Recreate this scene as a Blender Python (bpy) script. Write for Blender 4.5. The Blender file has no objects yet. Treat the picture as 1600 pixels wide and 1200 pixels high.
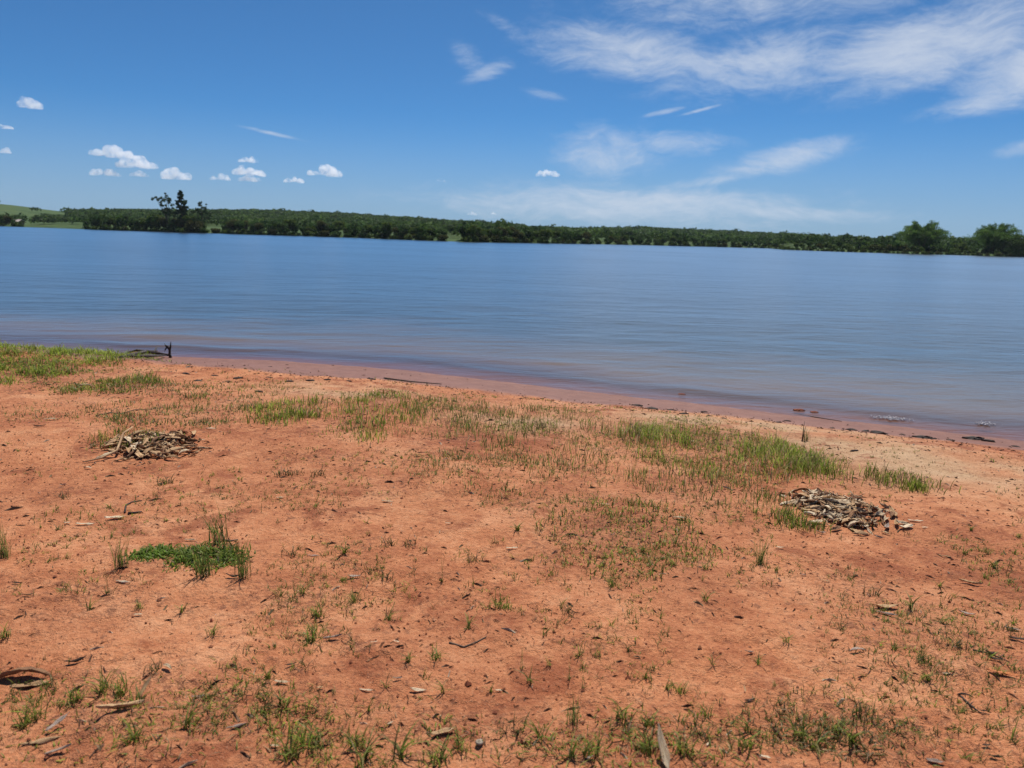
import bpy, math, random
import numpy as np
from mathutils import Vector, Matrix, Euler

# ------------------------------------------------------------------ camera, sky, sun, exposure
SC = bpy.context.scene
COL = SC.collection
R = math.radians
EYE = 1.60                    # eye height above the soil at the photographer's feet
ZW = -0.55                    # lake level
PITCH, ROLL, FPX = 11.13, 1.67, 1164.0

cam_d = bpy.data.cameras.new('camera')
cam = bpy.data.objects.new('camera', cam_d); COL.objects.link(cam)
cam_d.sensor_width = 36.0
cam_d.lens = 36.0 * FPX / 1600.0
cam_d.clip_start = 0.05; cam_d.clip_end = 60000
cam.location = (0, 0, EYE)
CAM_ROT = Matrix.Rotation(R(90 - PITCH), 3, 'X') @ Matrix.Rotation(R(ROLL), 3, 'Z')
cam.rotation_euler = CAM_ROT.to_euler()
cam_d.dof.use_dof = True
cam_d.dof.focus_distance = 5.2
cam_d.dof.aperture_fstop = 3.4
SC.camera = cam

SUN_EL, SUN_AZ = 62.0, 10.0   # sun high, ahead of the camera and a little to the right
world = bpy.data.worlds.new('World'); SC.world = world; world.use_nodes = True; world.cycles.sampling_method = 'MANUAL'; world.cycles.sample_map_resolution = 256
sun_d = bpy.data.lights.new('sun', 'SUN'); sun = bpy.data.objects.new('sun', sun_d); COL.objects.link(sun)
sun_d.energy = 5.0; sun_d.angle = R(0.53); sun_d.color = (1.0, 0.955, 0.89)
sdir = Vector((math.sin(R(SUN_AZ)) * math.cos(R(SUN_EL)), math.cos(R(SUN_AZ)) * math.cos(R(SUN_EL)), math.sin(R(SUN_EL))))
sun.rotation_euler = (-sdir).to_track_quat('-Z', 'Y').to_euler()
sun.location = (0, 0, 40)

SC.view_settings.view_transform = 'Standard'; SC.view_settings.look = 'None'
SC.view_settings.exposure = 0.0; SC.view_settings.gamma = 1.0; SC.view_settings.use_curve_mapping = False
SC.render.engine = 'CYCLES'
SC.cycles.use_denoising = True
SC.cycles.max_bounces = 16; SC.cycles.diffuse_bounces = 3; SC.cycles.glossy_bounces = 3; SC.cycles.transmission_bounces = 4
SC.cycles.transparent_max_bounces = 12
SC.cycles.volume_bounces = 14

class NT:
    """tiny helper for node trees"""
    def __init__(s, tree): s.t = tree; s.n = tree.nodes; s.l = tree.links; s.n.clear()
    def __call__(s, typ, **kw):
        nd = s.n.new(typ)
        ins = kw.pop('ins', {})
        for k, v in kw.items(): setattr(nd, k, v)
        for k, v in ins.items():
            sk = nd.inputs[k]
            if isinstance(v, bpy.types.NodeSocket): s.l.new(v, sk)
            else: sk.default_value = v
        return nd
    def math(s, op, a, b=0.0, c=0.0, clamp=False):
        nd = s.n.new('ShaderNodeMath'); nd.operation = op; nd.use_clamp = clamp
        for i, v in enumerate((a, b, c)):
            if isinstance(v, bpy.types.NodeSocket): s.l.new(v, nd.inputs[i])
            else: nd.inputs[i].default_value = v
        return nd.outputs[0]
    def vmath(s, op, a, b=(0, 0, 0)):
        nd = s.n.new('ShaderNodeVectorMath'); nd.operation = op
        for i, v in enumerate((a, b)):
            if isinstance(v, bpy.types.NodeSocket): s.l.new(v, nd.inputs[i])
            else: nd.inputs[i].default_value = v
        return nd
    def noise(s, vec, scale, detail=4.0, rough=0.55, dist=0.0, dim='3D'):
        nd = s.n.new('ShaderNodeTexNoise'); nd.noise_dimensions = dim
        nd.inputs['Scale'].default_value = scale; nd.inputs['Detail'].default_value = detail
        nd.inputs['Roughness'].default_value = rough; nd.inputs['Distortion'].default_value = dist
        if vec is not None: s.l.new(vec, nd.inputs['Vector'])
        return nd
    def ramp(s, fac, stops):
        nd = s.n.new('ShaderNodeValToRGB'); s.l.new(fac, nd.inputs[0])
        el = nd.color_ramp.elements
        while len(el) < len(stops): el.new(0.5)
        for e, (p, c) in zip(el, stops):
            e.position = p; e.color = (*c, 1) if len(c) == 3 else c
        return nd.outputs[0]
    def smooth(s, v, a, b, lo=0.0, hi=1.0):
        nd = s.n.new('ShaderNodeMapRange'); nd.interpolation_type = 'SMOOTHSTEP'
        s.l.new(v, nd.inputs[0])
        for i, x in enumerate((a, b, lo, hi)): nd.inputs[i + 1].default_value = x
        return nd.outputs[0]
    def mix(s, f, a, b, blend='MIX'):
        nd = s.n.new('ShaderNodeMix'); nd.data_type = 'RGBA'; nd.blend_type = blend
        for k, v in ((0, f), (6, a), (7, b)):
            if isinstance(v, bpy.types.NodeSocket): s.l.new(v, nd.inputs[k])
            else: nd.inputs[k].default_value = v if not isinstance(v, tuple) or len(v) == 4 else (*v, 1)
        return nd.outputs[2]

# sky: physical daylight with thin wind-drawn cirrus high up (a layer at infinity, by direction)
w = NT(world.node_tree)
sky = w('ShaderNodeTexSky', sky_type='NISHITA', sun_disc=False, sun_elevation=R(SUN_EL), sun_rotation=R(SUN_AZ),
        altitude=0.0, air_density=0.6, dust_density=0.35, ozone_density=10.0)
tc = w('ShaderNodeTexCoord'); D = tc.outputs['Generated']
sep = w('ShaderNodeSeparateXYZ', ins={0: D}); dx, dy, dz = sep.outputs
zc = w.math('MAXIMUM', dz, 0.02)
# coordinates on a flat cloud sheet overhead
cx = w.math('DIVIDE', dx, zc); cy = w.math('DIVIDE', dy, zc)
az = w.math('MULTIPLY', w.math('ARCTAN2', dx, dy), 57.29578)
el_ = w.math('MULTIPLY', w.math('ARCSINE', dz), 57.29578)
ae = w('ShaderNodeCombineXYZ', ins={0: az, 1: el_}).outputs[0]
warp = w.noise(ae, 0.11, 3, 0.5)
wv = w.vmath('SCALE', w.vmath('SUBTRACT', warp.outputs['Color'], (0.5, 0.5, 0.5)).outputs[0]); wv.inputs['Scale'].default_value = 4.5
aew = w.vmath('ADD', ae, wv.outputs[0]).outputs[0]
def streak(angle, sx, sy, scale, detail=7, rough=0.62, dist=0.4, off=(0, 0, 0)):
    mp = w('ShaderNodeMapping', ins={0: aew}); mp.inputs['Rotation'].default_value = (0, 0, R(angle))
    mp.inputs['Scale'].default_value = (sx, sy, 1); mp.inputs['Location'].default_value = off
    return w.noise(mp.outputs[0], scale, detail, rough, dist).outputs[0]
def blob(a0, e0, ra, re, tilt=0.0):
    """soft elliptical envelope of a cirrus bank round a direction"""
    u = w.math('SUBTRACT', az, a0); v = w.math('SUBTRACT', el_, e0)
    c, s_ = math.cos(R(tilt)), math.sin(R(tilt))
    uu = w.math('DIVIDE', w.math('ADD', w.math('MULTIPLY', u, c), w.math('MULTIPLY', v, s_)), ra)
    vv = w.math('DIVIDE', w.math('SUBTRACT', w.math('MULTIPLY', v, c), w.math('MULTIPLY', u, s_)), re)
    q = w.math('ADD', w.math('MULTIPLY', uu, uu), w.math('MULTIPLY', vv, vv))
    return w.math('POWER', 2.718, w.math('MULTIPLY', q, -1.0))
s1 = streak(-10, 0.45, 1.4, 0.20)
s2 = streak(-12, 0.5, 1.6, 0.50, 7, 0.62, 0.25, (3, 7, 0))
s3 = streak(-16, 0.45, 1.5, 1.3, 7, 0.72, 0.2, (13, 2, 0))
tex = w.math('ADD', w.math('MULTIPLY', s1, 0.50), w.math('ADD', w.math('MULTIPLY', s2, 0.54), w.math('MULTIPLY', s3, 0.42)))
env = None
CIRRUS = [(8, 13.0, 8.5, 2.0, -6, 0.80), (17, 12.3, 8.0, 2.3, 8, 0.82), (27, 12.6, 9.0, 2.6, 8, 1.0), (33, 10.8, 5.0, 2.2, 8, 0.95), (22, 17.5, 17, 3.6, 4, 0.85), (46, 15, 15, 5.5, 8, 1.0),
          (12, 24, 22, 5, 8, 0.8), (30.5, 9.0, 3.6, 0.8, 8, 0.85), (-3.8, 12.3, 1.7, 0.9, -30, 0.62), (-2.4, 11.6, 2.2, 0.7, 18, 0.58), (-1, 14.3, 3.5, 0.8, -30, 0.5), (6.6, 6.3, 4.6, 2.0, -4, 0.84), (11, 6.9, 5.0, 1.0, 2, 0.72),
          (18.5, 5.8, 5.2, 1.0, 13, 0.88), (14, 4.4, 5.0, 0.5, 10, 0.72), (8, 2.6, 16, 1.7, 0, 0.86), (19, 2.3, 9, 0.8, -2, 0.70), (33.5, 6.5, 2.2, 0.55, 14, 0.8),
          (-18, 6.7, 2.6, 0.16, -9, 0.66), (10.5, 9.1, 1.7, 0.22, 12, 0.62), (13, 9.2, 1.6, 0.14, 14, 0.66), (2, 10.2, 2, 0.6, -8, 0.45)]
for (a0, e0, ra, re, tl, st) in CIRRUS:
    b = w.math('MULTIPLY', blob(a0, e0, ra, re, tl), st)
    env = b if env is None else w.math('MAXIMUM', env, b)
dens = w.math('ADD', w.math('MULTIPLY', env, 0.62), w.math('SUBTRACT', tex, 0.92))
cov = w.math('MULTIPLY', w.smooth(dens, -0.10, 0.56), w.smooth(env, 0.03, 0.42))
cov = w.math('MULTIPLY', cov, 0.80)
CLOUD_RAD = (6.0, 6.6, 7.6)
clear = w.mix(1.0, sky.outputs[0], (0.50, 0.84, 0.92, 1), 'MULTIPLY')
clear = w.mix(w.smooth(el_, 9.0, 0.0, 0.0, 0.72), clear, (2.75, 3.75, 5.30, 1))
skyc = w.mix(cov, clear, CLOUD_RAD)
bg = w('ShaderNodeBackground', ins={0: skyc, 1: 0.105})
wo = w('ShaderNodeOutputWorld', ins={0: bg.outputs[0]})

# ------------------------------------------------------------------ helpers
rng = np.random.default_rng(11)
random.seed(5)

def link(o, parent=None):
    COL.objects.link(o)
    if parent is not None: o.parent = parent
    return o
def tag(o, label, cat, group=None):
    o['label'] = label; o['category'] = cat
    if group: o['group'] = group
    return o
def empty(name, loc=(0, 0, 0), rz=0.0):
    o = bpy.data.objects.new(name, None); o.empty_display_size = 0.1
    COL.objects.link(o); o.location = loc; o.rotation_euler = (0, 0, rz)
    return o
def np_mesh(name, verts, faces, mat=None, smooth=True, fattr=None, pattr=None, cattr=None):
    """mesh from numpy; faces: int array (n,3) or (n,4) or a list of such arrays; cattr: per-point colour"""
    me = bpy.data.meshes.new(name)
    verts = np.asarray(verts, dtype=np.float32)
    fl = faces if isinstance(faces, list) else [faces]
    fl = [np.asarray(f, dtype=np.int32) for f in fl if len(f)]
    loops = np.concatenate([f.ravel() for f in fl]); sizes = np.concatenate([np.full(len(f), f.shape[1], np.int32) for f in fl])
    starts = np.concatenate([[0], np.cumsum(sizes)[:-1]]).astype(np.int32)
    me.vertices.add(len(verts)); me.vertices.foreach_set('co', verts.ravel())
    me.loops.add(len(loops)); me.loops.foreach_set('vertex_index', loops)
    me.polygons.add(len(sizes)); me.polygons.foreach_set('loop_start', starts)
    me.polygons.foreach_set('loop_total', sizes)
    me.polygons.foreach_set('use_smooth', np.full(len(sizes), smooth, dtype=bool))
    me.update(calc_edges=True)
    for k, v in (pattr or {}).items():
        a = me.attributes.new(k, 'FLOAT', 'POINT'); a.data.foreach_set('value', np.asarray(v, np.float32))
    if cattr is not None:
        a = me.attributes.new('tint', 'FLOAT_COLOR', 'POINT')
        c = np.ones((len(verts), 4), np.float32); c[:, :3] = cattr; a.data.foreach_set('color', c.ravel())
    if mat: me.materials.append(mat)
    return me
def np_obj(name, *a, parent=None, **kw):
    return link(bpy.data.objects.new(name, np_mesh(name, *a, **kw)), parent)

def _hash(ix, iy, seed):
    h = (ix.astype(np.int64) * 374761393 + iy.astype(np.int64) * 668265263 + seed * 974711) & 0x7fffffff
    h = ((h ^ (h >> 13)) * 1274126177) & 0x7fffffff
    return ((h ^ (h >> 16)) & 0xffff) / 65535.0
def vnoise(x, y, seed=0):
    x = np.asarray(x, float); y = np.asarray(y, float)
    ix = np.floor(x); iy = np.floor(y); fx = x - ix; fy = y - iy
    ix = ix.astype(np.int64); iy = iy.astype(np.int64)
    fx = fx * fx * fx * (fx * (fx * 6 - 15) + 10); fy = fy * fy * fy * (fy * (fy * 6 - 15) + 10)
    a = _hash(ix, iy, seed); b = _hash(ix + 1, iy, seed); c = _hash(ix, iy + 1, seed); d = _hash(ix + 1, iy + 1, seed)
    return (a + (b - a) * fx) * (1 - fy) + (c + (d - c) * fx) * fy - 0.5
def fbm(x, y, seed=0, octv=4, gain=0.5):
    s = 0; amp = 1.0
    for o in range(octv):
        s = s + amp * vnoise(x * 2 ** o + 17.3 * o, y * 2 ** o - 9.1 * o, seed + o); amp *= gain
    return s
def sstep(a, b, x):
    t = np.clip((np.asarray(x, float) - a) / (b - a), 0, 1); return t * t * (3 - 2 * t)

# sight lines of the photograph: used only to find where on the real ground things stand
CR = np.array(CAM_ROT)
def ray(u, v):
    d = np.stack([(np.asarray(u, float) - 800) / FPX, -(np.asarray(v, float) - 600) / FPX, -np.ones_like(np.asarray(u, float))], -1)
    d = d @ CR.T
    return d / np.linalg.norm(d, axis=-1, keepdims=True)
def hit_plane(u, v, z):
    d = ray(u, v); t = (z - EYE) / d[..., 2]
    return np.stack([d[..., 0] * t, d[..., 1] * t], -1)

# ------------------------------------------------------------------ shoreline and ground height
SHORE_PX = [(0, 541), (120, 551), (270, 558), (450, 564), (620, 577), (760, 593), (880, 608), (1000, 622), (1100, 632),
            (1200, 645), (1300, 656), (1400, 667), (1500, 677), (1600, 689)]
sp = hit_plane([p[0] for p in SHORE_PX], [p[1] for p in SHORE_PX], ZW)
SX = np.concatenate([[-700, -60, -22], sp[:, 0], [16, 60, 700]])
SY = np.concatenate([[60, 22, sp[0, 1] + 1.0], sp[:, 1], [sp[-1, 1] - 1.7, sp[-1, 1] - 6, -40]])
def shore_y(x):
    x = np.asarray(x, float)
    return np.interp(x, SX, SY) + 0.10 * vnoise(x * 0.9, x * 0 + 3.3, 71) + 0.06 * vnoise(x * 2.7, x * 0 + 1.3, 72)
def shore_d(x, y):
    return (shore_y(x) - np.asarray(y, float)) * 0.965
def wet_width(x): return np.interp(x, [-7.5, -3, 0, 3, 6], [2.5, 2.1, 1.5, 1.1, 1.0])
PD = [-400, -60, -12, -4, 0, 0.7, 1.3, 2.2, 3.6, 6.0, 9.5, 14, 40, 700]
PZ = [-7.0, -5.0, -1.7, -0.42, 0, 0.055, 0.13, 0.25, 0.36, 0.47, 0.55, 0.58, 0.9, 8.0]
LEFT_MOUND = hit_plane(20, 572, ZW + 0.2)
def ground_base(x, y):
    d = shore_d(x, y)
    z = ZW + np.interp(d, PD, PZ)
    z = z + 0.16 * np.exp(-(((x - LEFT_MOUND[0]) / 1.9) ** 2 + ((y - LEFT_MOUND[1]) / 1.3) ** 2))
    land = sstep(0.3, 2.5, d)
    z = z + land * (0.085 * fbm(x * 0.45, y * 0.45, 3, 2) + 0.03 * fbm(x * 1.7, y * 1.7, 8, 2))
    return z, d, land
def ground_z(x, y, fine=True):
    z, d, land = ground_base(x, y)
    if fine:
        near = 1.0 / (1.0 + (np.hypot(x, y) / 14.0) ** 4)
        lump = sstep(-0.1, 0.35, fbm(x * 0.8, y * 0.8, 33, 2))
        z = z + near * (land * (0.6 + 0.9 * lump + 0.8 * (1 - sstep(2.5, 4.5, np.hypot(x, y)))) * (0.016 * fbm(x * 6, y * 6, 14, 3) + 0.010 * np.abs(vnoise(x * 19, y * 19, 24)) + 0.0065 * np.abs(vnoise(x * 43, y * 43, 25)))
                        + 0.004 * fbm(x * 7, y * 7, 44, 2))
    return z
def hit_ground(u, v):
    """points of the ground under the given sight lines"""
    u = np.asarray(u, float); v = np.asarray(v, float)
    d = ray(u, v); z = np.full(u.shape, -0.2)
    for _ in range(12):
        t = (z - EYE) / np.minimum(d[..., 2], -0.02)
        x = d[..., 0] * t; y = d[..., 1] * t
        z = ground_z(x, y, False)
    return np.stack([x, y, ground_z(x, y)], -1)
def ground_n(x, y, e=0.05):
    dzx = (ground_z(x + e, y) - ground_z(x - e, y)) / (2 * e); dzy = (ground_z(x, y + e) - ground_z(x, y - e)) / (2 * e)
    return Vector((-float(dzx), -float(dzy), 1)).normalized()

# ------------------------------------------------------------------ materials
def material(name):
    m = bpy.data.materials.new(name); m.use_nodes = True
    return m, NT(m.node_tree)

def soil_material():
    m, n = material('red_soil')
    pos = n('ShaderNodeNewGeometry').outputs['Position']
    at = lambda k: n('ShaderNodeAttribute', attribute_name=k).outputs['Fac']
    sand, green = at('sand'), at('weed')
    big = n.noise(pos, 0.9, 4, 0.6).outputs[0]
    mid = n.noise(pos, 5.0, 5, 0.65, 0.3).outputs[0]
    fine = n.noise(pos, 42.0, 4, 0.7).outputs[0]
    grit = n.noise(pos, 160.0, 2, 0.6).outputs[0]
    t = n.math('ADD', n.math('MULTIPLY', big, 0.40), n.math('ADD', n.math('MULTIPLY', mid, 0.32), n.math('MULTIPLY', fine, 0.28)))
    col = n.ramp(t, [(0.35, (0.24, 0.066, 0.026)), (0.43, (0.42, 0.142, 0.058)), (0.51, (0.57, 0.222, 0.096)), (0.62, (0.71, 0.335, 0.165))])
    sandc = n.ramp(n.math('ADD', n.math('MULTIPLY', mid, 0.6), n.math('MULTIPLY', fine, 0.4)), [(0.3, (0.42, 0.23, 0.11)), (0.65, (0.66, 0.43, 0.25))])
    col = n.mix(sand, col, sandc)
    col = n.mix(n.math('MULTIPLY', green, 0.42), col, n.mix(fine, (0.20, 0.068, 0.032), (0.42, 0.17, 0.085)))
    # damp, darker crumbs and old plant bits trodden into the soil
    sp1 = n.noise(pos, 24.0, 5, 0.75, 0.6).outputs[0]
    sp2 = n.noise(pos, 2.1, 3, 0.6).outputs[0]
    thr = n.math('ADD', sp1, n.math('ADD', n.math('MULTIPLY', n.math('SUBTRACT', sp2, 0.5), 0.35), n.math('MULTIPLY', green, 0.09)))
    bits = n.smooth(thr, 0.565, 0.66)
    col = n.mix(n.math('MULTIPLY', bits, 0.62), col, (0.15, 0.055, 0.030))
    mp = n('ShaderNodeMapping', ins={0: pos}); mp.inputs['Scale'].default_value = (1.0, 2.3, 1.0)
    streakn = n.noise(mp.outputs[0], 60.0, 3, 0.7, 1.2).outputs[0]
    straw = n.smooth(streakn, 0.66, 0.73)
    col = n.mix(n.math('MULTIPLY', straw, n.math('ADD', 0.18, n.math('MULTIPLY', green, 0.5))), col, (0.30, 0.21, 0.10))
    scuff = n.smooth(n.math('ADD', n.noise(pos, 3.2, 5, 0.7, 0.5).outputs[0], n.math('MULTIPLY', n.math('SUBTRACT', n.noise(pos, 0.6, 2).outputs[0], 0.5), 0.5)), 0.53, 0.67)
    col = n.mix(n.math('MULTIPLY', scuff, 0.72), col, n.mix(fine, (0.20, 0.050, 0.020), (0.36, 0.105, 0.042)))
    g2 = n.noise(pos, 105.0, 3, 0.7).outputs[0]
    col = n.mix(n.math('MULTIPLY', n.smooth(g2, 0.40, 0.32), 0.6), col, (0.17, 0.052, 0.024))
    pale = n.smooth(grit, 0.62, 0.72)
    col = n.mix(n.math('MULTIPLY', pale, 0.45), col, (0.74, 0.46, 0.29))
    # wet margin of the lake
    edge = n.math('ADD', at('wetline'), n.math('MULTIPLY', n.math('SUBTRACT', n.noise(pos, 1.6, 3).outputs[0], 0.5), 0.7))
    wet = n.smooth(edge, 0.18, -0.18)
    wetc = n.mix(n.smooth(mid, 0.3, 0.7), (0.18, 0.074, 0.046), (0.25, 0.110, 0.070))
    col = n.mix(wet, col, wetc)
    rough = n.math('SUBTRACT', 0.93, n.math('MULTIPLY', wet, 0.33))
    h = n.math('ADD', n.math('MULTIPLY', fine, 0.55), n.math('ADD', n.math('MULTIPLY', grit, 0.22), n.math('MULTIPLY', n.noise(pos, 16.0, 4, 0.65).outputs[0], 0.8)))
    bstr = n.math('SUBTRACT', 0.85, n.math('MULTIPLY', wet, 0.65))
    bp = n('ShaderNodeBump', ins={'Height': h, 'Distance': 0.045, 'Strength': bstr})
    bs = n('ShaderNodeBsdfPrincipled', ins={'Base Color': col, 'Roughness': rough, 'Normal': bp.outputs[0]})
    bs.inputs['Specular IOR Level'].default_value = 0.25
    n('ShaderNodeOutputMaterial', ins={0: bs.outputs[0]})
    return m

def water_material():
    m, n = material('lake_water')
    pos = n('ShaderNodeNewGeometry').outputs['Position']
    depth = n('ShaderNodeAttribute', attribute_name='depth').outputs['Fac']
    mp = n('ShaderNodeMapping', ins={0: pos}); mp.inputs['Rotation'].default_value = (0, 0, R(-14)); mp.inputs['Scale'].default_value = (0.45, 1.0, 1.0)
    a = n.noise(mp.outputs[0], 0.9, 4, 0.6, 0.4).outputs[0]
    b = n.noise(mp.outputs[0], 4.5, 4, 0.6, 0.6).outputs[0]
    c = n.noise(mp.outputs[0], 0.11, 3, 0.5).outputs[0]
    gust = n.noise(pos, 0.035, 3, 0.5).outputs[0]
    h = n.math('ADD', n.math('MULTIPLY', a, 0.55), n.math('ADD', n.math('MULTIPLY', b, 0.09), n.math('MULTIPLY', c, 1.2)))
    bp = n('ShaderNodeBump', ins={'Height': h, 'Distance': 0.20, 'Strength': n.smooth(gust, 0.3, 0.7, 0.45, 0.95)})
    # sediment: red-brown and milky in the shallows, blue-grey further out
    mud = n.smooth(depth, 0.0, 0.34, 1.0, 0.0)
    far = n.smooth(depth, 0.15, 0.9)
    body = n.mix(far, (0.165, 0.125, 0.088), (0.080, 0.092, 0.090))
    body = n.mix(mud, body, (0.26, 0.150, 0.085))
    dif = n('ShaderNodeBsdfDiffuse', ins={0: body})
    tr = n('ShaderNodeBsdfTransparent', ins={0: (0.90, 0.80, 0.74, 1)})
    turb = n.smooth(depth, 0.0, 0.28, 0.22, 1.0)
    sub = n('ShaderNodeMixShader', ins={0: turb, 1: tr.outputs[0], 2: dif.outputs[0]})
    gl = n('ShaderNodeBsdfGlossy', distribution='BECKMANN', ins={0: (1, 1, 1, 1), 'Roughness': 0.28, 'Normal': bp.outputs[0]})
    fr = n('ShaderNodeFresnel', ins={'IOR': 1.333, 'Normal': bp.outputs[0]})
    mx = n('ShaderNodeMixShader', ins={0: fr.outputs[0], 1: sub.outputs[0], 2: gl.outputs[0]})
    n('ShaderNodeOutputMaterial', ins={0: mx.outputs[0]})
    return m

def foliage_material(name, trans=0.35, rough=0.55, spec=0.3, mult=1.0):
    """leaf colour comes from the per-leaf tint"""
    m, n = material(name)
    tint = n('ShaderNodeAttribute', attribute_name='tint').outputs['Color']
    col = n.mix(1.0, tint, mult if isinstance(mult, tuple) else (mult, mult, mult, 1), 'MULTIPLY')
    bs = n('ShaderNodeBsdfPrincipled', ins={'Base Color': col, 'Roughness': rough})
    bs.inputs['Specular IOR Level'].default_value = spec
    tl = n('ShaderNodeBsdfTranslucent', ins={0: col})
    mx = n('ShaderNodeMixShader', ins={0: trans, 1: bs.outputs[0], 2: tl.outputs[0]})
    n('ShaderNodeOutputMaterial', ins={0: mx.outputs[0]})
    return m

def plain(name, c0, c1, scale=8.0, rough=0.85, bump=0.3, dist=0.01, coord='Object', spec=0.3):
    m, n = material(name)
    co = n('ShaderNodeTexCoord').outputs[coord]
    nz = n.noise(co, scale, 5, 0.65).outputs[0]
    col = n.ramp(nz, [(0.3, c0), (0.7, c1)])
    bp = n('ShaderNodeBump', ins={'Height': nz, 'Distance': dist, 'Strength': bump})
    bs = n('ShaderNodeBsdfPrincipled', ins={'Base Color': col, 'Roughness': rough, 'Normal': bp.outputs[0]})
    bs.inputs['Specular IOR Level'].default_value = spec
    n('ShaderNodeOutputMaterial', ins={0: bs.outputs[0]})
    return m

def dry_leaf_material(name, c0, c1, trans=0.12):
    m, n = material(name)
    co = n('ShaderNodeTexCoord').outputs['Generated']
    rnd = n('ShaderNodeObjectInfo').outputs['Random']
    off = n.vmath('ADD', co, n('ShaderNodeCombineXYZ', ins={0: n.math('MULTIPLY', rnd, 37.0)}).outputs[0]).outputs[0]
    blot = n.noise(off, 3.0, 5, 0.7, 0.4).outputs[0]
    sx = n('ShaderNodeSeparateXYZ', ins={0: co})
    rib = n.smooth(n.math('ABSOLUTE', n.math('SUBTRACT', sx.outputs[1], 0.5)), 0.0, 0.05, 1.0, 0.0)
    vein = n('ShaderNodeTexWave', ins={0: co, 'Scale': 9.0, 'Distortion': 1.0}); vein.bands_direction = 'DIAGONAL'
    col = n.ramp(n.math('ADD', blot, n.math('MULTIPLY', n.math('SUBTRACT', rnd, 0.5), 0.35)), [(0.3, c0), (0.66, c1)])
    col = n.mix(n.math('MULTIPLY', rib, 0.35), col, tuple(min(1, x * 1.5) for x in c1))
    hh = n.math('ADD', n.math('MULTIPLY', vein.outputs['Fac'], 0.3), n.math('ADD', blot, rib))
    bp = n('ShaderNodeBump', ins={'Height': hh, 'Distance': 0.003, 'Strength': 0.5})
    bs = n('ShaderNodeBsdfPrincipled', ins={'Base Color': col, 'Roughness': 0.75, 'Normal': bp.outputs[0]})
    bs.inputs['Specular IOR Level'].default_value = 0.15
    tl = n('ShaderNodeBsdfTranslucent', ins={0: col})
    mx = n('ShaderNodeMixShader', ins={0: trans, 1: bs.outputs[0], 2: tl.outputs[0]})
    n('ShaderNodeOutputMaterial', ins={0: mx.outputs[0]})
    return m

M_SOIL = soil_material(); M_WATER = water_material()
M_GRASS = foliage_material('grass_blades', 0.55, 0.5, 0.25)
M_TREE = foliage_material('tree_leaves', 0.38, 0.7, 0.06, (1.08, 1.24, 0.80, 1))
M_BARK = plain('bark', (0.09, 0.065, 0.045), (0.19, 0.15, 0.11), 6, 0.9)
M_DARKWOOD = plain('wet_wood', (0.025, 0.018, 0.014), (0.085, 0.06, 0.045), 14, 0.7, 0.5)
M_LITTER = foliage_material('litter', 0.10, 0.8, 0.15)
LEAFM = {
    'pale': dry_leaf_material('pale_dry_leaf', (0.46, 0.32, 0.19), (0.78, 0.62, 0.43)),
    'tan': dry_leaf_material('tan_dry_leaf', (0.34, 0.19, 0.095), (0.62, 0.40, 0.215)),
    'brown': dry_leaf_material('brown_dry_leaf', (0.12, 0.055, 0.03), (0.32, 0.17, 0.09)),
    'grey': dry_leaf_material('grey_dry_leaf', (0.27, 0.19, 0.15), (0.52, 0.40, 0.32)),
    'dark': dry_leaf_material('dark_rotten_leaf', (0.03, 0.02, 0.016), (0.09, 0.055, 0.04), 0.04),
    'orange': dry_leaf_material('orange_fallen_leaf', (0.55, 0.17, 0.06), (0.72, 0.27, 0.11), 0.2),
    'yellow': dry_leaf_material('yellow_fallen_leaf', (0.45, 0.36, 0.06), (0.62, 0.55, 0.15), 0.3),
}

# ------------------------------------------------------------------ ground sheet
def spaced(lo, fine, k, hi):
    """0..hi: fixed step, then a step that grows with distance"""
    out = [0.0]
    while out[-1] < hi: out.append(out[-1] + max(fine, k * out[-1]))
    return np.array(out)
xh = spaced(0, 0.0125, 0.0068, 11.0)
xo = [xh[-1]]
while xo[-1] < 700: xo.append(xo[-1] * 1.12)
xpos = np.concatenate([xh, xo[1:]])
GX = np.concatenate([-xpos[:0:-1], xpos])
yl = [1.5]
while yl[-1] < 17.0: yl.append(yl[-1] + max(0.0095, 0.0056 * yl[-1]))
while yl[-1] < 330: yl.append(yl[-1] * 1.10)
yb = [1.5]; st = 0.03
while yb[-1] > -300: yb.append(yb[-1] - st); st *= 1.18
GY = np.array(yb[:0:-1] + yl)
gx, gy = np.meshgrid(GX, GY)
gz = ground_z(gx, gy)
gd = shore_d(gx, gy)
nx, ny = len(GX), len(GY)
def grid_faces(nx, ny):
    i = np.arange(nx - 1)[None, :] + np.arange(ny - 1)[:, None] * nx
    i = i.ravel(); return np.stack([i, i + 1, i + 1 + nx, i + nx], -1)

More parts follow.
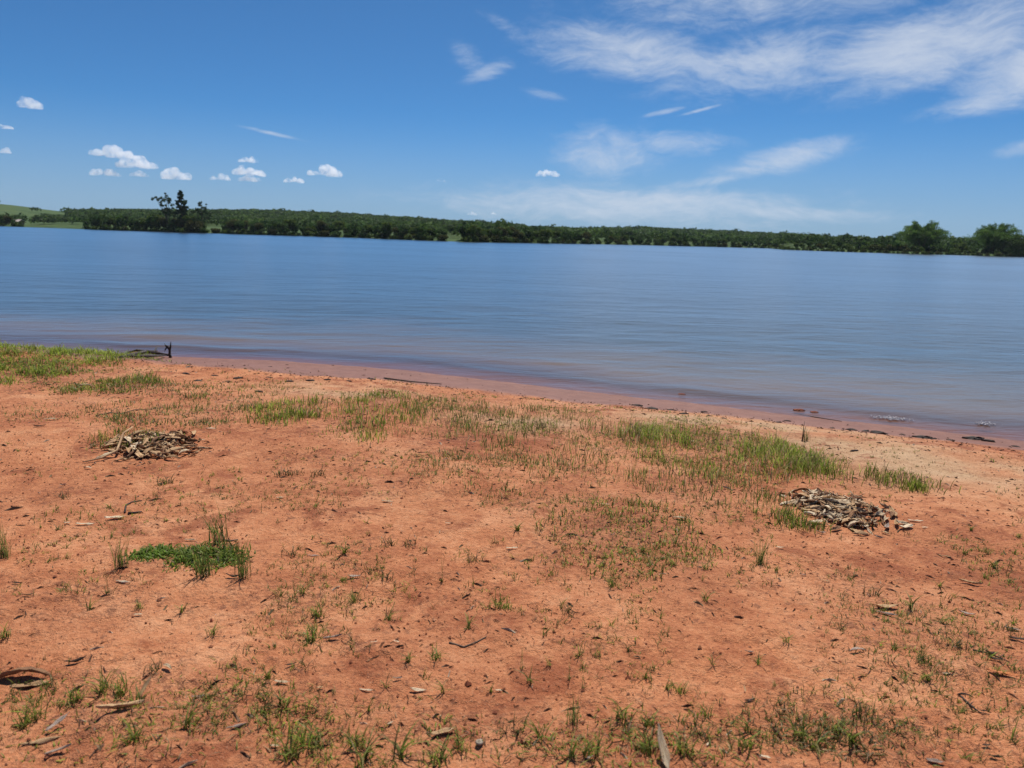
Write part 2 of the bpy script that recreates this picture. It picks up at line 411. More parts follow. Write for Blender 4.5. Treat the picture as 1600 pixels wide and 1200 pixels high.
# where weeds grow (centres and radii on the ground, with strength), and the sandy strip by the lake
PATCH_PX = [  # u, v, half width, half height (photo pixels), strength
    (70, 575, 130, 28, 1.0), (190, 605, 70, 18, 0.8), (340, 640, 150, 26, 0.45), (460, 640, 55, 22, 0.8), (580, 640, 70, 40, 0.7),
    (720, 650, 110, 45, 0.7), (870, 680, 110, 50, 0.6), (1010, 690, 70, 40, 0.9), (1130, 690, 120, 32, 1.0), (1235, 712, 50, 28, 1.0),
    (1090, 760, 120, 50, 0.7), (980, 830, 130, 70, 0.85), (880, 790, 120, 30, 0.5), (230, 690, 60, 20, 0.5),
    (300, 870, 90, 22, 0.8), (640, 1010, 260, 70, 0.45), (300, 1120, 330, 80, 0.9), (700, 1150, 330, 60, 0.8), (980, 1160, 260, 60, 0.75),
    (1290, 1150, 130, 50, 0.7), (1420, 960, 150, 60, 0.55), (1400, 1030, 160, 50, 0.4), (100, 960, 200, 60, 0.5), (480, 940, 150, 60, 0.4),
    (1400, 755, 70, 18, 0.6), (560, 760, 200, 40, 0.25), (80, 790, 160, 30, 0.25), (1550, 900, 80, 60, 0.4)]
pu = np.array(PATCH_PX, float)
pc = hit_ground(pu[:, 0], pu[:, 1])
def px_axes(u, v, ru, rv):
    a = hit_ground(u - ru, v); b = hit_ground(u + ru, v); c = hit_ground(u, v - rv); e = hit_ground(u, v + rv)
    return np.linalg.norm((b - a)[..., :2], axis=-1) / 2, np.linalg.norm((c - e)[..., :2], axis=-1) / 2
pax, pay = px_axes(pu[:, 0], pu[:, 1], pu[:, 2], pu[:, 3])
def weed(x, y):
    s = np.zeros_like(x)
    for (c, a, b, st) in zip(pc, pax, pay, pu[:, 4]):
        s = np.maximum(s, st * np.exp(-((((x - c[0]) / a) ** 2 + ((y - c[1]) / b) ** 2)) * 0.9))
    return s
SAND_PX = [(1130, 660, 200, 13), (1330, 700, 150, 20), (1500, 735, 160, 25), (560, 612, 110, 10), (820, 660, 100, 12)]
su = np.array(SAND_PX, float); scn = hit_ground(su[:, 0], su[:, 1]); sax, say = px_axes(su[:, 0], su[:, 1], su[:, 2], su[:, 3])
def sandy(x, y):
    s = np.zeros_like(x)
    for c, a, b in zip(scn, sax, say):
        s = np.maximum(s, np.exp(-(((x - c[0]) / a) ** 2 + ((y - c[1]) / b) ** 2)))
    return np.clip(s * (1 + 1.2 * fbm(x * 2, y * 2, 51, 3)), 0, 1)
gro = np_obj('ground', np.stack([gx.ravel(), gy.ravel(), gz.ravel()], -1), grid_faces(nx, ny), mat=M_SOIL,
             pattr={'wetline': (gd - wet_width(gx)).ravel(), 'sand': sandy(gx, gy).ravel(), 'weed': weed(gx, gy).ravel()})
gro['kind'] = 'structure'

# ------------------------------------------------------------------ lake
wx = np.concatenate([-np.geomspace(14, 2500, 40)[::-1], np.linspace(-14, 14, 281)[1:-1], np.geomspace(14, 2500, 40)])
wy = np.concatenate([-np.geomspace(8, 300, 12)[::-1], np.linspace(-8, 6, 15)[1:-1], np.linspace(6, 22, 320), np.geomspace(22.05, 90, 180), np.geomspace(92, 3000, 40)])
lx, ly = np.meshgrid(wx, wy)
ld = shore_d(lx, ly)
rip = sstep(0.0, 3.0, -ld) * (1 - sstep(40, 90, ly)) * (1 - sstep(13, 30, np.abs(lx) - 0.6 * np.abs(ly)))
ca, sa = math.cos(R(12)), math.sin(R(12))
rx, ry = lx * ca + ly * sa, -lx * sa + ly * ca
lz = ZW + 0.7 * rip * (0.030 * vnoise(rx * 0.5, ry * 1.5, 5) + 0.016 * vnoise(rx * 1.3, ry * 3.6, 6) + 0.008 * vnoise(rx * 2.6, ry * 7, 7))
# low swash ridges running up the beach
swash = np.exp(-((ld + 0.9 + 0.35 * fbm(lx * 0.6, ly * 0, 81, 2)) / 0.22) ** 2) * 0.030 + np.exp(-((ld + 2.3 + 0.6 * fbm(lx * 0.5, ly * 0, 82, 2)) / 0.3) ** 2) * 0.025
lz = lz + swash * sstep(-0.15, 0.35, fbm(lx * 0.45, ly * 0.1, 83, 2))
depth = np.clip(ZW - ground_z(lx, ly, False), 0, 9) * (1 + 0.5 * fbm(lx * 0.35, ly * 0.5, 91, 3))
lake = np_obj('lake', np.stack([lx.ravel(), ly.ravel(), lz.ravel()], -1), grid_faces(len(wx), len(wy)), mat=M_WATER, pattr={'depth': depth.ravel()})
lake['kind'] = 'structure'

# ------------------------------------------------------------------ far shore and hill
FU = [-900, -300, 0, 150, 300, 450, 550, 640, 730, 850, 1000, 1100, 1210, 1225, 1300, 1400, 1500, 1600, 1900, 2500]
FD = [500, 470, 440, 370, 350, 345, 340, 300, 280, 330, 420, 450, 480, 365, 345, 335, 345, 360, 380, 420]
def azi(u):
    d = ray(u, 347.5 + 0.0292 * u); return math.atan2(d[0], d[1])
FA = np.array([azi(u) for u in FU]); FD = np.array(FD) / np.cos(np.clip(FA, -0.75, 0.75))
def far_r(a): return np.interp(a, FA, FD)
SKU = [-900, 0, 130, 250, 400, 550, 640, 700, 800, 900, 1000, 1100, 1200, 1300, 1400, 1500, 1600, 2500]
SKP = [24, 29, 25, 27, 31, 30, 27, 23, 20.5, 18, 22.5, 21.5, 20, 16.5, 15.5, 20, 19, 22]
SKA = np.array([azi(u) for u in SKU])
RH = 1150.0; HTREE = 8.0
def hill_z(x, y):
    a = np.arctan2(x, y); r = np.hypot(x, y); r0 = far_r(a)
    top = EYE + np.interp(a, SKA, SKP) / FPX * RH * np.cos(np.clip(a, -0.75, 0.75)) - HTREE * sstep(-0.62, -0.5, a) - 1.0
    t = np.clip((r - r0) / (RH - r0), -0.2, 1.6)
    z = np.where(t < 0, ZW + t * 20, ZW + 0.9 * sstep(0, 0.012, t) + (top - ZW - 0.9) * (0.12 * np.clip(t, 0, 1) + 0.88 * sstep(0.05, 1.02, t)))
    z = np.where(t > 1, top - (t - 1) ** 2 * 40, z)
    return z + np.where(t > 0.05, 2.2 * fbm(x * 0.012, y * 0.012, 61, 3), 0)
ang = np.linspace(-1.25, 1.25, 420)
tt = np.concatenate([[-0.12, -0.05, -0.02, 0, 0.004, 0.008, 0.012, 0.02], np.linspace(0.03, 1.5, 90)])
aa, tg = np.meshgrid(ang, tt)
rr = far_r(aa) + tg * (RH - far_r(aa)) + 5 * vnoise(aa * 60, aa * 0, 13) * (tg < 0.05)
hx, hy = np.sin(aa) * rr, np.cos(aa) * rr
m_hill, n = material('far_meadow')
pos = n('ShaderNodeNewGeometry').outputs['Position']
nz = n.math('ADD', n.math('MULTIPLY', n.noise(pos, 0.05, 4, 0.6).outputs[0], 0.6), n.math('MULTIPLY', n.noise(pos, 0.6, 4, 0.6).outputs[0], 0.4))
colh = n.ramp(nz, [(0.32, (0.038, 0.070, 0.024)), (0.5, (0.062, 0.100, 0.034)), (0.68, (0.100, 0.128, 0.040))])
bs = n('ShaderNodeBsdfPrincipled', ins={'Base Color': colh, 'Roughness': 0.95,
       'Normal': n('ShaderNodeBump', ins={'Height': nz, 'Distance': 0.5, 'Strength': 0.6}).outputs[0]})
bs.inputs['Specular IOR Level'].default_value = 0.1
n('ShaderNodeOutputMaterial', ins={0: bs.outputs[0]})
hill = np_obj('hill', np.stack([hx.ravel(), hy.ravel(), hill_z(hx, hy).ravel()], -1), grid_faces(len(ang), len(tt)), mat=m_hill)
hill['kind'] = 'structure'

# ------------------------------------------------------------------ trees on the far side
def leaf_cloud(centres, radii, n_per, size, tints, flat=0.75, up=0.35, seed=0, shell=0.55):
    """many small leaf sprays spread through a crown made of lobes"""
    r = np.random.default_rng(seed); V = []; T = []
    for c, ra in zip(centres, radii):
        k = int(n_per)
        d = r.normal(size=(k, 3)); d /= np.linalg.norm(d, axis=1, keepdims=True)
        rad = ra * (shell + (1 - shell) * r.random((k, 1)) ** 0.6) * (1 + 0.18 * r.normal(size=(k, 1)))
        p = np.asarray(c) + d * rad * np.array([1, 1, flat])
        nrm = d + np.array([0, 0, up]) + 0.55 * r.normal(size=(k, 3)); nrm /= np.linalg.norm(nrm, axis=1, keepdims=True)
        t1 = np.cross(nrm, r.normal(size=(k, 3))); t1 /= np.linalg.norm(t1, axis=1, keepdims=True); t2 = np.cross(nrm, t1)
        s = size * (0.6 + 0.8 * r.random((k, 1)))
        V.append(np.stack([p - t1 * s, p + t2 * s * 0.55 + nrm * s * 0.15, p + t1 * s, p - t2 * s * 0.55 + nrm * s * 0.15], 1))
        base = np.asarray(tints[r.integers(len(tints))]) * (0.75 + 0.5 * r.random())
        tn = base * (0.7 + 0.6 * r.random((k, 1)))
        T.append(np.repeat(tn[:, None, :], 4, 1))
    V = np.concatenate(V); T = np.concatenate(T); k = len(V)
    return V.reshape(-1, 3), np.arange(k * 4).reshape(k, 4), T.reshape(-1, 3)

def tube(path, radii, sides=7):
    path = [Vector(p) for p in path]; vs = []; fs = []
    for i, p in enumerate(path):
        d = (path[min(i + 1, len(path) - 1)] - path[max(i - 1, 0)]).normalized()
        a = d.cross(Vector((0.31, 0.17, 0.9)) if abs(d.z) < 0.9 else Vector((1, 0, 0))).normalized(); b = d.cross(a)
        for k in range(sides):
            t = 2 * math.pi * k / sides
            vs.append(p + (a * math.cos(t) + b * math.sin(t)) * radii[i])
    for i in range(len(path) - 1):
        for k in range(sides):
            fs.append((i * sides + k, i * sides + (k + 1) % sides, (i + 1) * sides + (k + 1) % sides, (i + 1) * sides + k))
    n0 = len(vs); vs.append(path[-1]); vs.append(path[0])
    tri = [((len(path) - 1) * sides + k, (len(path) - 1) * sides + (k + 1) % sides, n0) for k in range(sides)]
    tri += [((k + 1) % sides, k, n0 + 1) for k in range(sides)]
    return np.array([tuple(v) for v in vs]), np.array(fs), np.array(tri)
def join_tubes(tubes):
    V = []; Q = []; T = []; o = 0
    for v, q, t in tubes:
        V.append(v); Q.append(q + o); T.append(t + o); o += len(v)
    return np.concatenate(V), [np.concatenate(Q), np.concatenate(T)]
GREENS = [(0.045, 0.078, 0.026), (0.062, 0.098, 0.030), (0.052, 0.082, 0.036), (0.080, 0.112, 0.034)]
def tree_meshes(seed, h, rad, tints=GREENS, lobes=12, n_per=95, low=0.18, size=0.42):
    r = random.Random(seed); cs = []; rs = []
    for i in range(lobes):
        a = r.uniform(0, 2 * math.pi); q = math.sqrt(r.random()); zz = r.uniform(low, 0.86)
        wd = math.sin(math.pi * min(1, max(0.08, (zz - low * 0.3)))) ** 0.6
        cs.append((math.cos(a) * q * rad * 0.72 * wd, math.sin(a) * q * rad * 0.72 * wd, zz * h)); rs.append(rad * r.uniform(0.30, 0.50))
    v, f, t = leaf_cloud(cs, rs, n_per, size, tints, seed=seed)
    v[:, 2] = np.maximum(v[:, 2], 0.05)
    tb = [tube([(0, 0, -0.4), (r.uniform(-.2, .2), r.uniform(-.2, .2), h * 0.35), (r.uniform(-.5, .5), r.uniform(-.5, .5), h * 0.75)], [0.035 * h, 0.026 * h, 0.010 * h])]
    for c in cs[:6]:
        tb.append(tube([(0, 0, h * 0.25), (c[0] * .5, c[1] * .5, h * 0.25 + (c[2] - h * .25) * .6), c], [0.016 * h, 0.011 * h, 0.005 * h], 5))
    tv, tf = join_tubes(tb)
    return (np_mesh('crown', v, f, M_TREE, False, cattr=t), np_mesh('trunk', tv, tf, M_BARK))
def place_tree(name, meshes, x, y, rz, sc, label, cat, group=None, dz=0.0, szf=1.0, z=None):
    e = empty(name, (x, y, float(hill_z(np.array(x), np.array(y))) + dz), rz)
    e.scale = (sc, sc, sc * szf)
    for me in meshes:
        link(bpy.data.objects.new(me.name.split('.')[0], me), e)
    return tag(e, label, cat, group)
def polar(u, depth, radius=False):
    a = azi(u); r = depth if radius else depth / math.cos(a); return math.sin(a) * r, math.cos(a) * r
OLIVE = [(0.080, 0.105, 0.032), (0.100, 0.122, 0.038), (0.066, 0.092, 0.030)]
BROWNISH = [(0.060, 0.055, 0.026), (0.075, 0.068, 0.030), (0.050, 0.058, 0.024)]
TREEV = [tree_meshes(100 + i, 7.0, 3.6, [GREENS, GREENS, OLIVE, BROWNISH, GREENS, OLIVE][i], lobes=13 + i) for i in range(6)]
BUSHV = [tree_meshes(200 + i, 3.0, 2.6, [OLIVE, GREENS, OLIVE, BROWNISH][i], lobes=9, low=0.10, size=0.34, n_per=80) for i in range(4)]

rt = random.Random(9)
def zone(u):
    return ('beside the far meadow with the shelter' if u < 140 else 'around the tall pointed conifer' if u < 335 else 'between the pointed conifer and the small shore meadow' if u < 710
            else 'just past the small shore meadow' if u < 900 else 'on the middle far shore under the hill' if u < 1060 else 'where the far shore runs behind the spit')
def spit_zone(u):
    return ('on the bare tip of the low spit' if u < 1310 else 'on the low spit before the free standing bamboo' if u < 1410 else 'in front of the free standing bamboo clump' if u < 1485
            else 'in the dip between the two bamboo clumps' if u < 1525 else 'below the bamboo clump beside the round tree')
SHORE_TREES = 'trees in the row along the far lake shore'
SHORE_BUSH = 'low bushes at the far waterline'
def gap(u): return (30 < u < 132) or (698 < u < 722) or (284 < u < 290) or (322 < u < 348) or (412 < u < 424)
for i in range(150):
    u = -70 + i * 8.6 + rt.uniform(-4, 4)
    if gap(u) or u > 1225: continue
    r0 = float(far_r(np.array(azi(u))))
    x, y = polar(u, r0 + rt.uniform(3, 12), True)
    s = rt.uniform(0.55, 0.95)
    if 140 < u < 300: s *= 1.25
    if u > 900: s *= 0.8
    k = rt.choice([0, 1, 4, 0, 1, 2, 5, 3])
    kind, lab = [('dark_tree', 'dense dark green tree '), ('olive_tree', 'lighter olive green tree '),
                 ('brownish_tree', 'brownish green bushy tree ')][0 if k in (0, 1, 4) else (2 if k == 3 else 1)]
    place_tree(kind, TREEV[k], x, y, rt.uniform(0, 6.28), s, lab + zone(u), 'tree', SHORE_TREES)
for i in range(185):
    u = -40 + i * 6.9 + rt.uniform(-6, 6)
    if (40 < u < 132) or (700 < u < 722) or u > 1225: continue
    r0 = float(far_r(np.array(azi(u))))
    x, y = polar(u, r0 + rt.uniform(0.3, 2.5), True)
    place_tree('bush', BUSHV[rt.randrange(4)], x, y, rt.uniform(0, 6.28), rt.uniform(0.5, 0.95), 'low bush at the waterline ' + zone(u), 'bush', SHORE_BUSH)
# the low spit on the right: reeds and scrub in front of two bamboo clumps
for i in range(74):
    u = 1228 + i * 6.6 + rt.uniform(-5, 5)
    r0 = float(far_r(np.array(azi(max(u, 1228)))))
    f = min(1.0, (u - 1215) / 160)
    deep = rt.random()
    x, y = polar(u, r0 + 0.5 + deep ** 1.5 * (6 + 26 * f), True)
    place_tree('spit_bush', BUSHV[rt.choice([0, 2, 1, 0, 2, 3])], x, y, rt.uniform(0, 6.28), (0.40 + 0.62 * f * (0.5 + 0.7 * deep)) * rt.uniform(0.75, 1.2),
               'green scrub bush ' + spit_zone(u), 'bush', 'scrub on the low spit')
for i in range(62):
    u = 1226 + i * 6.3 + rt.uniform(-3, 3); r0 = float(far_r(np.array(azi(max(u, 1228)))))
    x, y = polar(u, r0 + rt.uniform(0.2, 1.6), True)
    place_tree('spit_bush', BUSHV[rt.choice([0, 2, 3, 1])], x, y, rt.uniform(0, 6.28), rt.uniform(0.30, 0.5), 'very low waterside bush ' + spit_zone(u), 'bush', 'scrub on the low spit')
for i in range(30):
    u = 1240 + i * 13 + rt.uniform(-5, 5)
    if 1400 < u < 1480 or 1520 < u < 1580: continue
    r0 = float(far_r(np.array(azi(u)))); f = min(1.0, (u - 1215) / 160)
    x, y = polar(u, r0 + 22 + 18 * rt.random(), True)
    place_tree('spit_tree', TREEV[rt.choice([0, 1, 2, 4])], x, y, rt.uniform(0, 6.28), (0.4 + 0.35 * f) * rt.uniform(0.7, 1.1),
               'small broadleaf tree ' + spit_zone(u), 'tree', 'trees on the low spit')

def bamboo(seed, h, rad):
    r = random.Random(seed); g = np.random.default_rng(seed); culms = []; V = []; T = []
    tints = np.array([(0.095, 0.150, 0.044), (0.130, 0.185, 0.056), (0.070, 0.115, 0.038)])
    for i in range(150):
        a = r.uniform(0, 6.283); lean = r.random() ** 0.72; hh = h * r.uniform(0.72, 1.0) * (1.0 - 0.36 * lean ** 2)
        b = Vector((math.cos(a), math.sin(a), 0)); base = b * r.uniform(0, rad * 0.28); reach = rad * 0.80 * lean
        path = [base + b * reach * (t ** 2.1) + Vector((0, 0, hh * (1 - (1 - t) ** 1.55) - 0.16 * hh * lean * max(0, t - 0.72) / 0.28)) for t in (0, .2, .4, .6, .75, .88, 1.0)]
        if i % 3 == 0: culms.append(tube(path, [.09, .08, .07, .05, .035, .02, .01], 4))
        base_t = tints[r.randrange(3)] * r.uniform(0.7, 1.3)
        for k in range(150):
            t = r.random() ** 0.55; j = min(5, int(t * 6)); p = path[j].lerp(path[j + 1], t * 6 - j)
            sp_ = 0.9 * (1.1 - 0.45 * t)
            p = np.array(p) + g.normal(size=3) * sp_ * np.array([.75, .75, .6])
            ax = np.array([b.x * .5, b.y * .5, -0.55]) + g.normal(size=3) * .55; ax /= np.linalg.norm(ax)
            sd = np.cross(ax, g.normal(size=3)); sd /= np.linalg.norm(sd); L = r.uniform(.35, .75)
            V.append([p - ax * L * .3, p + sd * L * .22, p + ax * L, p - sd * L * .22]); T.append(np.repeat([base_t * r.uniform(.7, 1.35)], 4, 0))
    V = np.array(V); k = len(V); v = V.reshape(-1, 3); v[:, 2] = np.maximum(v[:, 2], 0.1)
    cv, cf = join_tubes(culms)
    return (np_mesh('foliage', v, np.arange(4 * k).reshape(k, 4), M_TREE, False, cattr=np.array(T).reshape(-1, 3)), np_mesh('culms', cv, cf, M_BARK))
x, y = polar(1438, 362); place_tree('bamboo_clump', bamboo(1, 14.6, 13.5), x, y, 0.4, 1.0, 'big fountain shaped bamboo clump standing free above the spit scrub', 'bamboo')
x, y = polar(1553, 372); place_tree('bamboo_clump', bamboo(2, 14.8, 14.0), x, y, 2.0, 1.0, 'big bamboo clump with a round pale tree pressed against its side', 'bamboo')
big_round = tree_meshes(321, 8.5, 6.5, OLIVE, lobes=22, n_per=120)
x, y = polar(1592, 362); place_tree('round_tree', big_round, x, y, 0, 1.0, 'round topped pale green tree leaning on the bamboo clump', 'tree')

# three tall trees that break the skyline
def conifer(seed, h):
    r = random.Random(seed); g = np.random.default_rng(seed); cs = []; rs = []
    for i in range(120):
        t = r.random() ** 0.9; z = h * (0.12 + 0.86 * t); wd = (1 - t) ** 0.85 * 5.2 + 0.2
        a = r.uniform(0, 6.28); q = r.uniform(.2, 1.0)
        cs.append((math.cos(a) * wd * q + 0.5 * (1 - t), math.sin(a) * wd * q, z)); rs.append(0.5 + 0.75 * (1 - t) * r.uniform(.6, 1.1))
    v, f, t = leaf_cloud(cs, rs, 48, 0.36, [(0.040, 0.064, 0.044), (0.050, 0.076, 0.048), (0.034, 0.054, 0.038)], flat=0.6, up=0.1, seed=seed)
    tb = [tube([(0, 0, -.4), (.05, 0, h * .5), (0, 0, h)], [.35, .2, .02])]
    for c in cs[::2]: tb.append(tube([(0.0, 0, c[2] - .5), (c[0] * .6, c[1] * .6, c[2] - .2), c], [.08, .05, .02], 4))
    tv, tf = join_tubes(tb)
    return np_mesh('crown', v, f, M_TREE, False, cattr=t), np_mesh('trunk', tv, tf, M_BARK)
def gaunt(seed, h, clumps):
    cs = [(a, b * 0.6, z) for a, b, z, q in clumps]; r = random.Random(seed); lc = []; lr = []
    for (a, b, z, q) in clumps:
        for _ in range(6): lc.append((a + r.gauss(0, .75 * q), b * .6 + r.gauss(0, .75 * q), z + r.gauss(0, .6 * q))); lr.append(q * r.uniform(.3, .75))
    v, f, t = leaf_cloud(lc, lr, 42, 0.32, [(0.048, 0.072, 0.044), (0.060, 0.085, 0.048)], flat=0.7, seed=seed, shell=0.2)
    tb = [tube([(0, 0, -.4), (.2, 0, h * .4), (.1, .1, h * .8)], [.26, .2, .06])]
    for c in cs: tb.append(tube([(.1, 0, max(1.5, c[2] * .45)), (c[0] * .6, c[1] * .6, c[2] * .75), c], [.13, .09, .04], 5))
    tv, tf = join_tubes(tb)
    return np_mesh('crown', v, f, M_TREE, False, cattr=t), np_mesh('trunk', tv, tf, M_BARK)
x, y = polar(285, 362); place_tree('conifer', conifer(4, 18.6), x, y, 0, 1.0, 'tall dark pointed conifer rising above the far skyline', 'tree')
G1 = [(-4.2, 0, 14.2, 1.2), (-2.8, 1, 13.2, 1.0), (-2.2, 0, 11.5, 0.8), (0.4, 0, 15.0, 1.4), (1.8, 0, 14.2, 1.5), (1.2, 1, 12.2, 1.3), (0.5, -1, 10.0, 1.3), (2.2, 0, 9.6, 1.2), (-1, 0, 8.2, 1.4), (1.5, 0, 7, 1.8)]
x, y = polar(261, 363); place_tree('gaunt_tree', gaunt(5, 15, G1), x, y, 0, 1.0, 'tall sparse tree with separate leaf tufts beside the pointed conifer', 'tree')
G2 = [(-3, 0, 9.4, 1.2), (-2.4, 0, 8.2, 1.1), (0, 0, 12.2, 1.2), (0.8, 0, 10.8, 1.4), (0.4, 0, 9, 1.4), (0.5, 0, 7.2, 1.6), (2.6, 0, 6.6, 1.6), (0, 0, 5.2, 2.0)]
x, y = polar(316, 358); place_tree('forked_tree', gaunt(6, 12, G2), x, y, 0, 1.0, 'slim forked tree of middle height to the side of the conifer', 'tree')
FB = tree_meshes(333, 5.2, 4.4, BROWNISH, lobes=16, n_per=110)
x, y = polar(302, 352); place_tree('brown_shrub', FB, x, y, 0, 1.0, 'wide brownish shrub at the waterline under the pointed conifer', 'bush')

# small shelter with a pale roof on the meadow at the left
hx0, hy0 = polar(28, 452); hz0 = float(hill_z(np.array(hx0), np.array(hy0)))
hut = tag(empty('hut', (hx0, hy0, hz0), -0.45), 'small lakeside shelter with a pale pitched roof on the far meadow', 'hut')
M_WALL = plain('hut_wall', (0.20, 0.14, 0.10), (0.34, 0.25, 0.18), 3); M_ROOF = plain('hut_roof', (0.46, 0.38, 0.33), (0.62, 0.54, 0.48), 5)
def box(name, x0, x1, y0, y1, z0, z1, mat, parent):
    v = [(a, b, c) for c in (z0, z1) for b in (y0, y1) for a in (x0, x1)]
    return np_obj(name, v, np.array([(0, 2, 3, 1), (4, 5, 7, 6), (0, 1, 5, 4), (2, 6, 7, 3), (0, 4, 6, 2), (1, 3, 7, 5)]), mat=mat, smooth=False, parent=parent)
box('wall', -2.9, 2.9, -1.0, 2.0, -0.3, 1.7, M_WALL, hut)
box('door', -0.5, 0.45, -1.06, -0.97, 0.0, 1.6, M_DARKWOOD, hut)
for sx in (-3.3, 3.2): box('post', sx, sx + 0.15, -2.2, -2.05, -0.4, 1.65, M_BARK, hut)
rv = [(-3.8, -2.4, 1.55), (3.8, -2.4, 1.55), (3.8, 0.2, 3.1), (-3.8, 0.2, 3.1), (-3.8, 2.8, 1.55), (3.8, 2.8, 1.55)]
rv = rv + [(a, b, c + 0.14) for a, b, c in rv]
np_obj('roof', rv, np.array([(0, 1, 2, 3), (3, 2, 5, 4), (9, 8, 7, 6), (10, 11, 8, 9), (0, 6, 7, 1), (4, 5, 11, 10), (0, 3, 9, 6), (3, 4, 10, 9), (1, 7, 8, 2), (2, 8, 11, 5)]), mat=M_ROOF, smooth=False, parent=hut)

# the wood on the hill behind, too far to tell its trees apart
g = np.random.default_rng(77); VV = []; TT = []
NF = 11000
fa = g.uniform(azi(-120), azi(1720), NF); fr = np.sqrt(g.uniform(0, 1, NF)); r0 = far_r(fa)
fr = r0 + 14 + (RH + 40 - r0 - 14) * fr ** 1.25
fx, fy = np.sin(fa) * fr, np.cos(fa) * fr
uu_ = 800 + FPX * np.tan(fa)
field = (fa < azi(150) + 0.03 * np.sin(fr * 0.013)) & (fr > 640) & (g.random(NF) < 0.995)         # open cane field on the upper left slope
meadow = (fa < azi(136)) & (fr < r0 + 45)
clear = (fbm(fx * 0.006, fy * 0.016, 19, 2) > 0.30)
keep = ~(field | meadow | clear)
fx, fy, fr = fx[keep], fy[keep], fr[keep]
fz = hill_z(fx, fy)
TG = np.array([(0.050, 0.078, 0.036), (0.064, 0.094, 0.038), (0.076, 0.106, 0.042), (0.054, 0.076, 0.042)])
for x, y, z, r in zip(fx, fy, fz, fr):
    k = int(np.clip(26000 / r, 22, 60)); rad = g.uniform(3.2, 6.4); hh = g.uniform(5.0, 7.6) * (1.0 if g.random() < .95 else 1.3)
    d = g.normal(size=(k, 3)); d[:, 2] = np.abs(d[:, 2]) * 0.9 - 0.15; d /= np.linalg.norm(d, axis=1, keepdims=True)
    p = np.array([x, y, z + hh * 0.55]) + d * np.array([rad, rad, hh * 0.47]) * (0.7 + 0.35 * g.random((k, 1)))
    n_ = d + 0.5 * g.normal(size=(k, 3)); n_ /= np.linalg.norm(n_, axis=1, keepdims=True)
    t1 = np.cross(n_, g.normal(size=(k, 3))); t1 /= np.linalg.norm(t1, axis=1, keepdims=True); t2 = np.cross(n_, t1)
    s = (0.75 + 0.00075 * r) * (0.7 + 0.6 * g.random((k, 1)))
    VV.append(np.stack([p + t1 * s, p - t1 * s * .5 + t2 * s * .85, p - t1 * s * .5 - t2 * s * .85], 1))
    TT.append(np.repeat((TG[g.integers(4)] * g.uniform(.75, 1.25) * (0.75 + 0.5 * g.random((k, 1))))[:, None, :], 3, 1))
VV = np.concatenate(VV); TT = np.concatenate(TT); k = len(VV)
wood = np_obj('far_wood', VV.reshape(-1, 3), np.arange(3 * k).reshape(k, 3), mat=M_TREE, smooth=False, cattr=TT.reshape(-1, 3))
tag(wood, 'dense dark green wood covering the low hill beyond the lake', 'wood'); wood['kind'] = 'stuff'

# ------------------------------------------------------------------ fair-weather cumulus, far off and low over the horizon
m_cloud, n = material('cloud_vapour')
vs = n('ShaderNodeVolumePrincipled'); vs.inputs['Color'].default_value = (1, 1, 1, 1); vs.inputs['Anisotropy'].default_value = 0.40
gp = n('ShaderNodeNewGeometry').outputs['Position']
cn = n.noise(gp, 0.013, 5, 0.68).outputs[0]
n.l.new(n.smooth(cn, 0.40, 0.66, 0.0, 0.024), vs.inputs['Density'])
n('ShaderNodeOutputMaterial', ins={'Volume': vs.outputs[0]})
import bmesh
CLOUD_R = 9000.0
def cloud_mesh(seed, wd, ht):
    """lumpy heap with a flat base, wd x ht metres: a height field of puffs closed by a flat underside"""
    r = random.Random(seed); lobes = []
    for i in range(15):
        q = r.uniform(-1, 1); env_ = (1 - abs(q) ** 1.6)
        lobes.append((q * wd * 0.40, r.uniform(-.22, .22) * wd, ht * (0.16 + 0.52 * r.random() * env_), ht * (0.20 + 0.24 * env_ * r.random()) + wd * 0.035))
    bm = bmesh.new()
    bmesh.ops.create_icosphere(bm, subdivisions=5, radius=1.0)
    for v in bm.verts:
        d = v.co.normalized(); best = 0.02 * wd
        for (lx_, ly_, lz_, lr) in lobes:
            c = Vector((lx_, ly_, lz_ - ht * 0.25)); b = d.dot(c); disc = b * b - c.length_squared + lr * lr
            if disc > 0: best = max(best, b + math.sqrt(disc))
        v.co = d * best + Vector((0, 0, ht * 0.25))
    for v in bm.verts:
        if v.co.z < 0.05 * ht: v.co.z = 0.05 * ht + (v.co.z - 0.05 * ht) * 0.15
    me = bpy.data.meshes.new('cloud'); bm.to_mesh(me); bm.free(); me.materials.append(m_cloud)
    return me
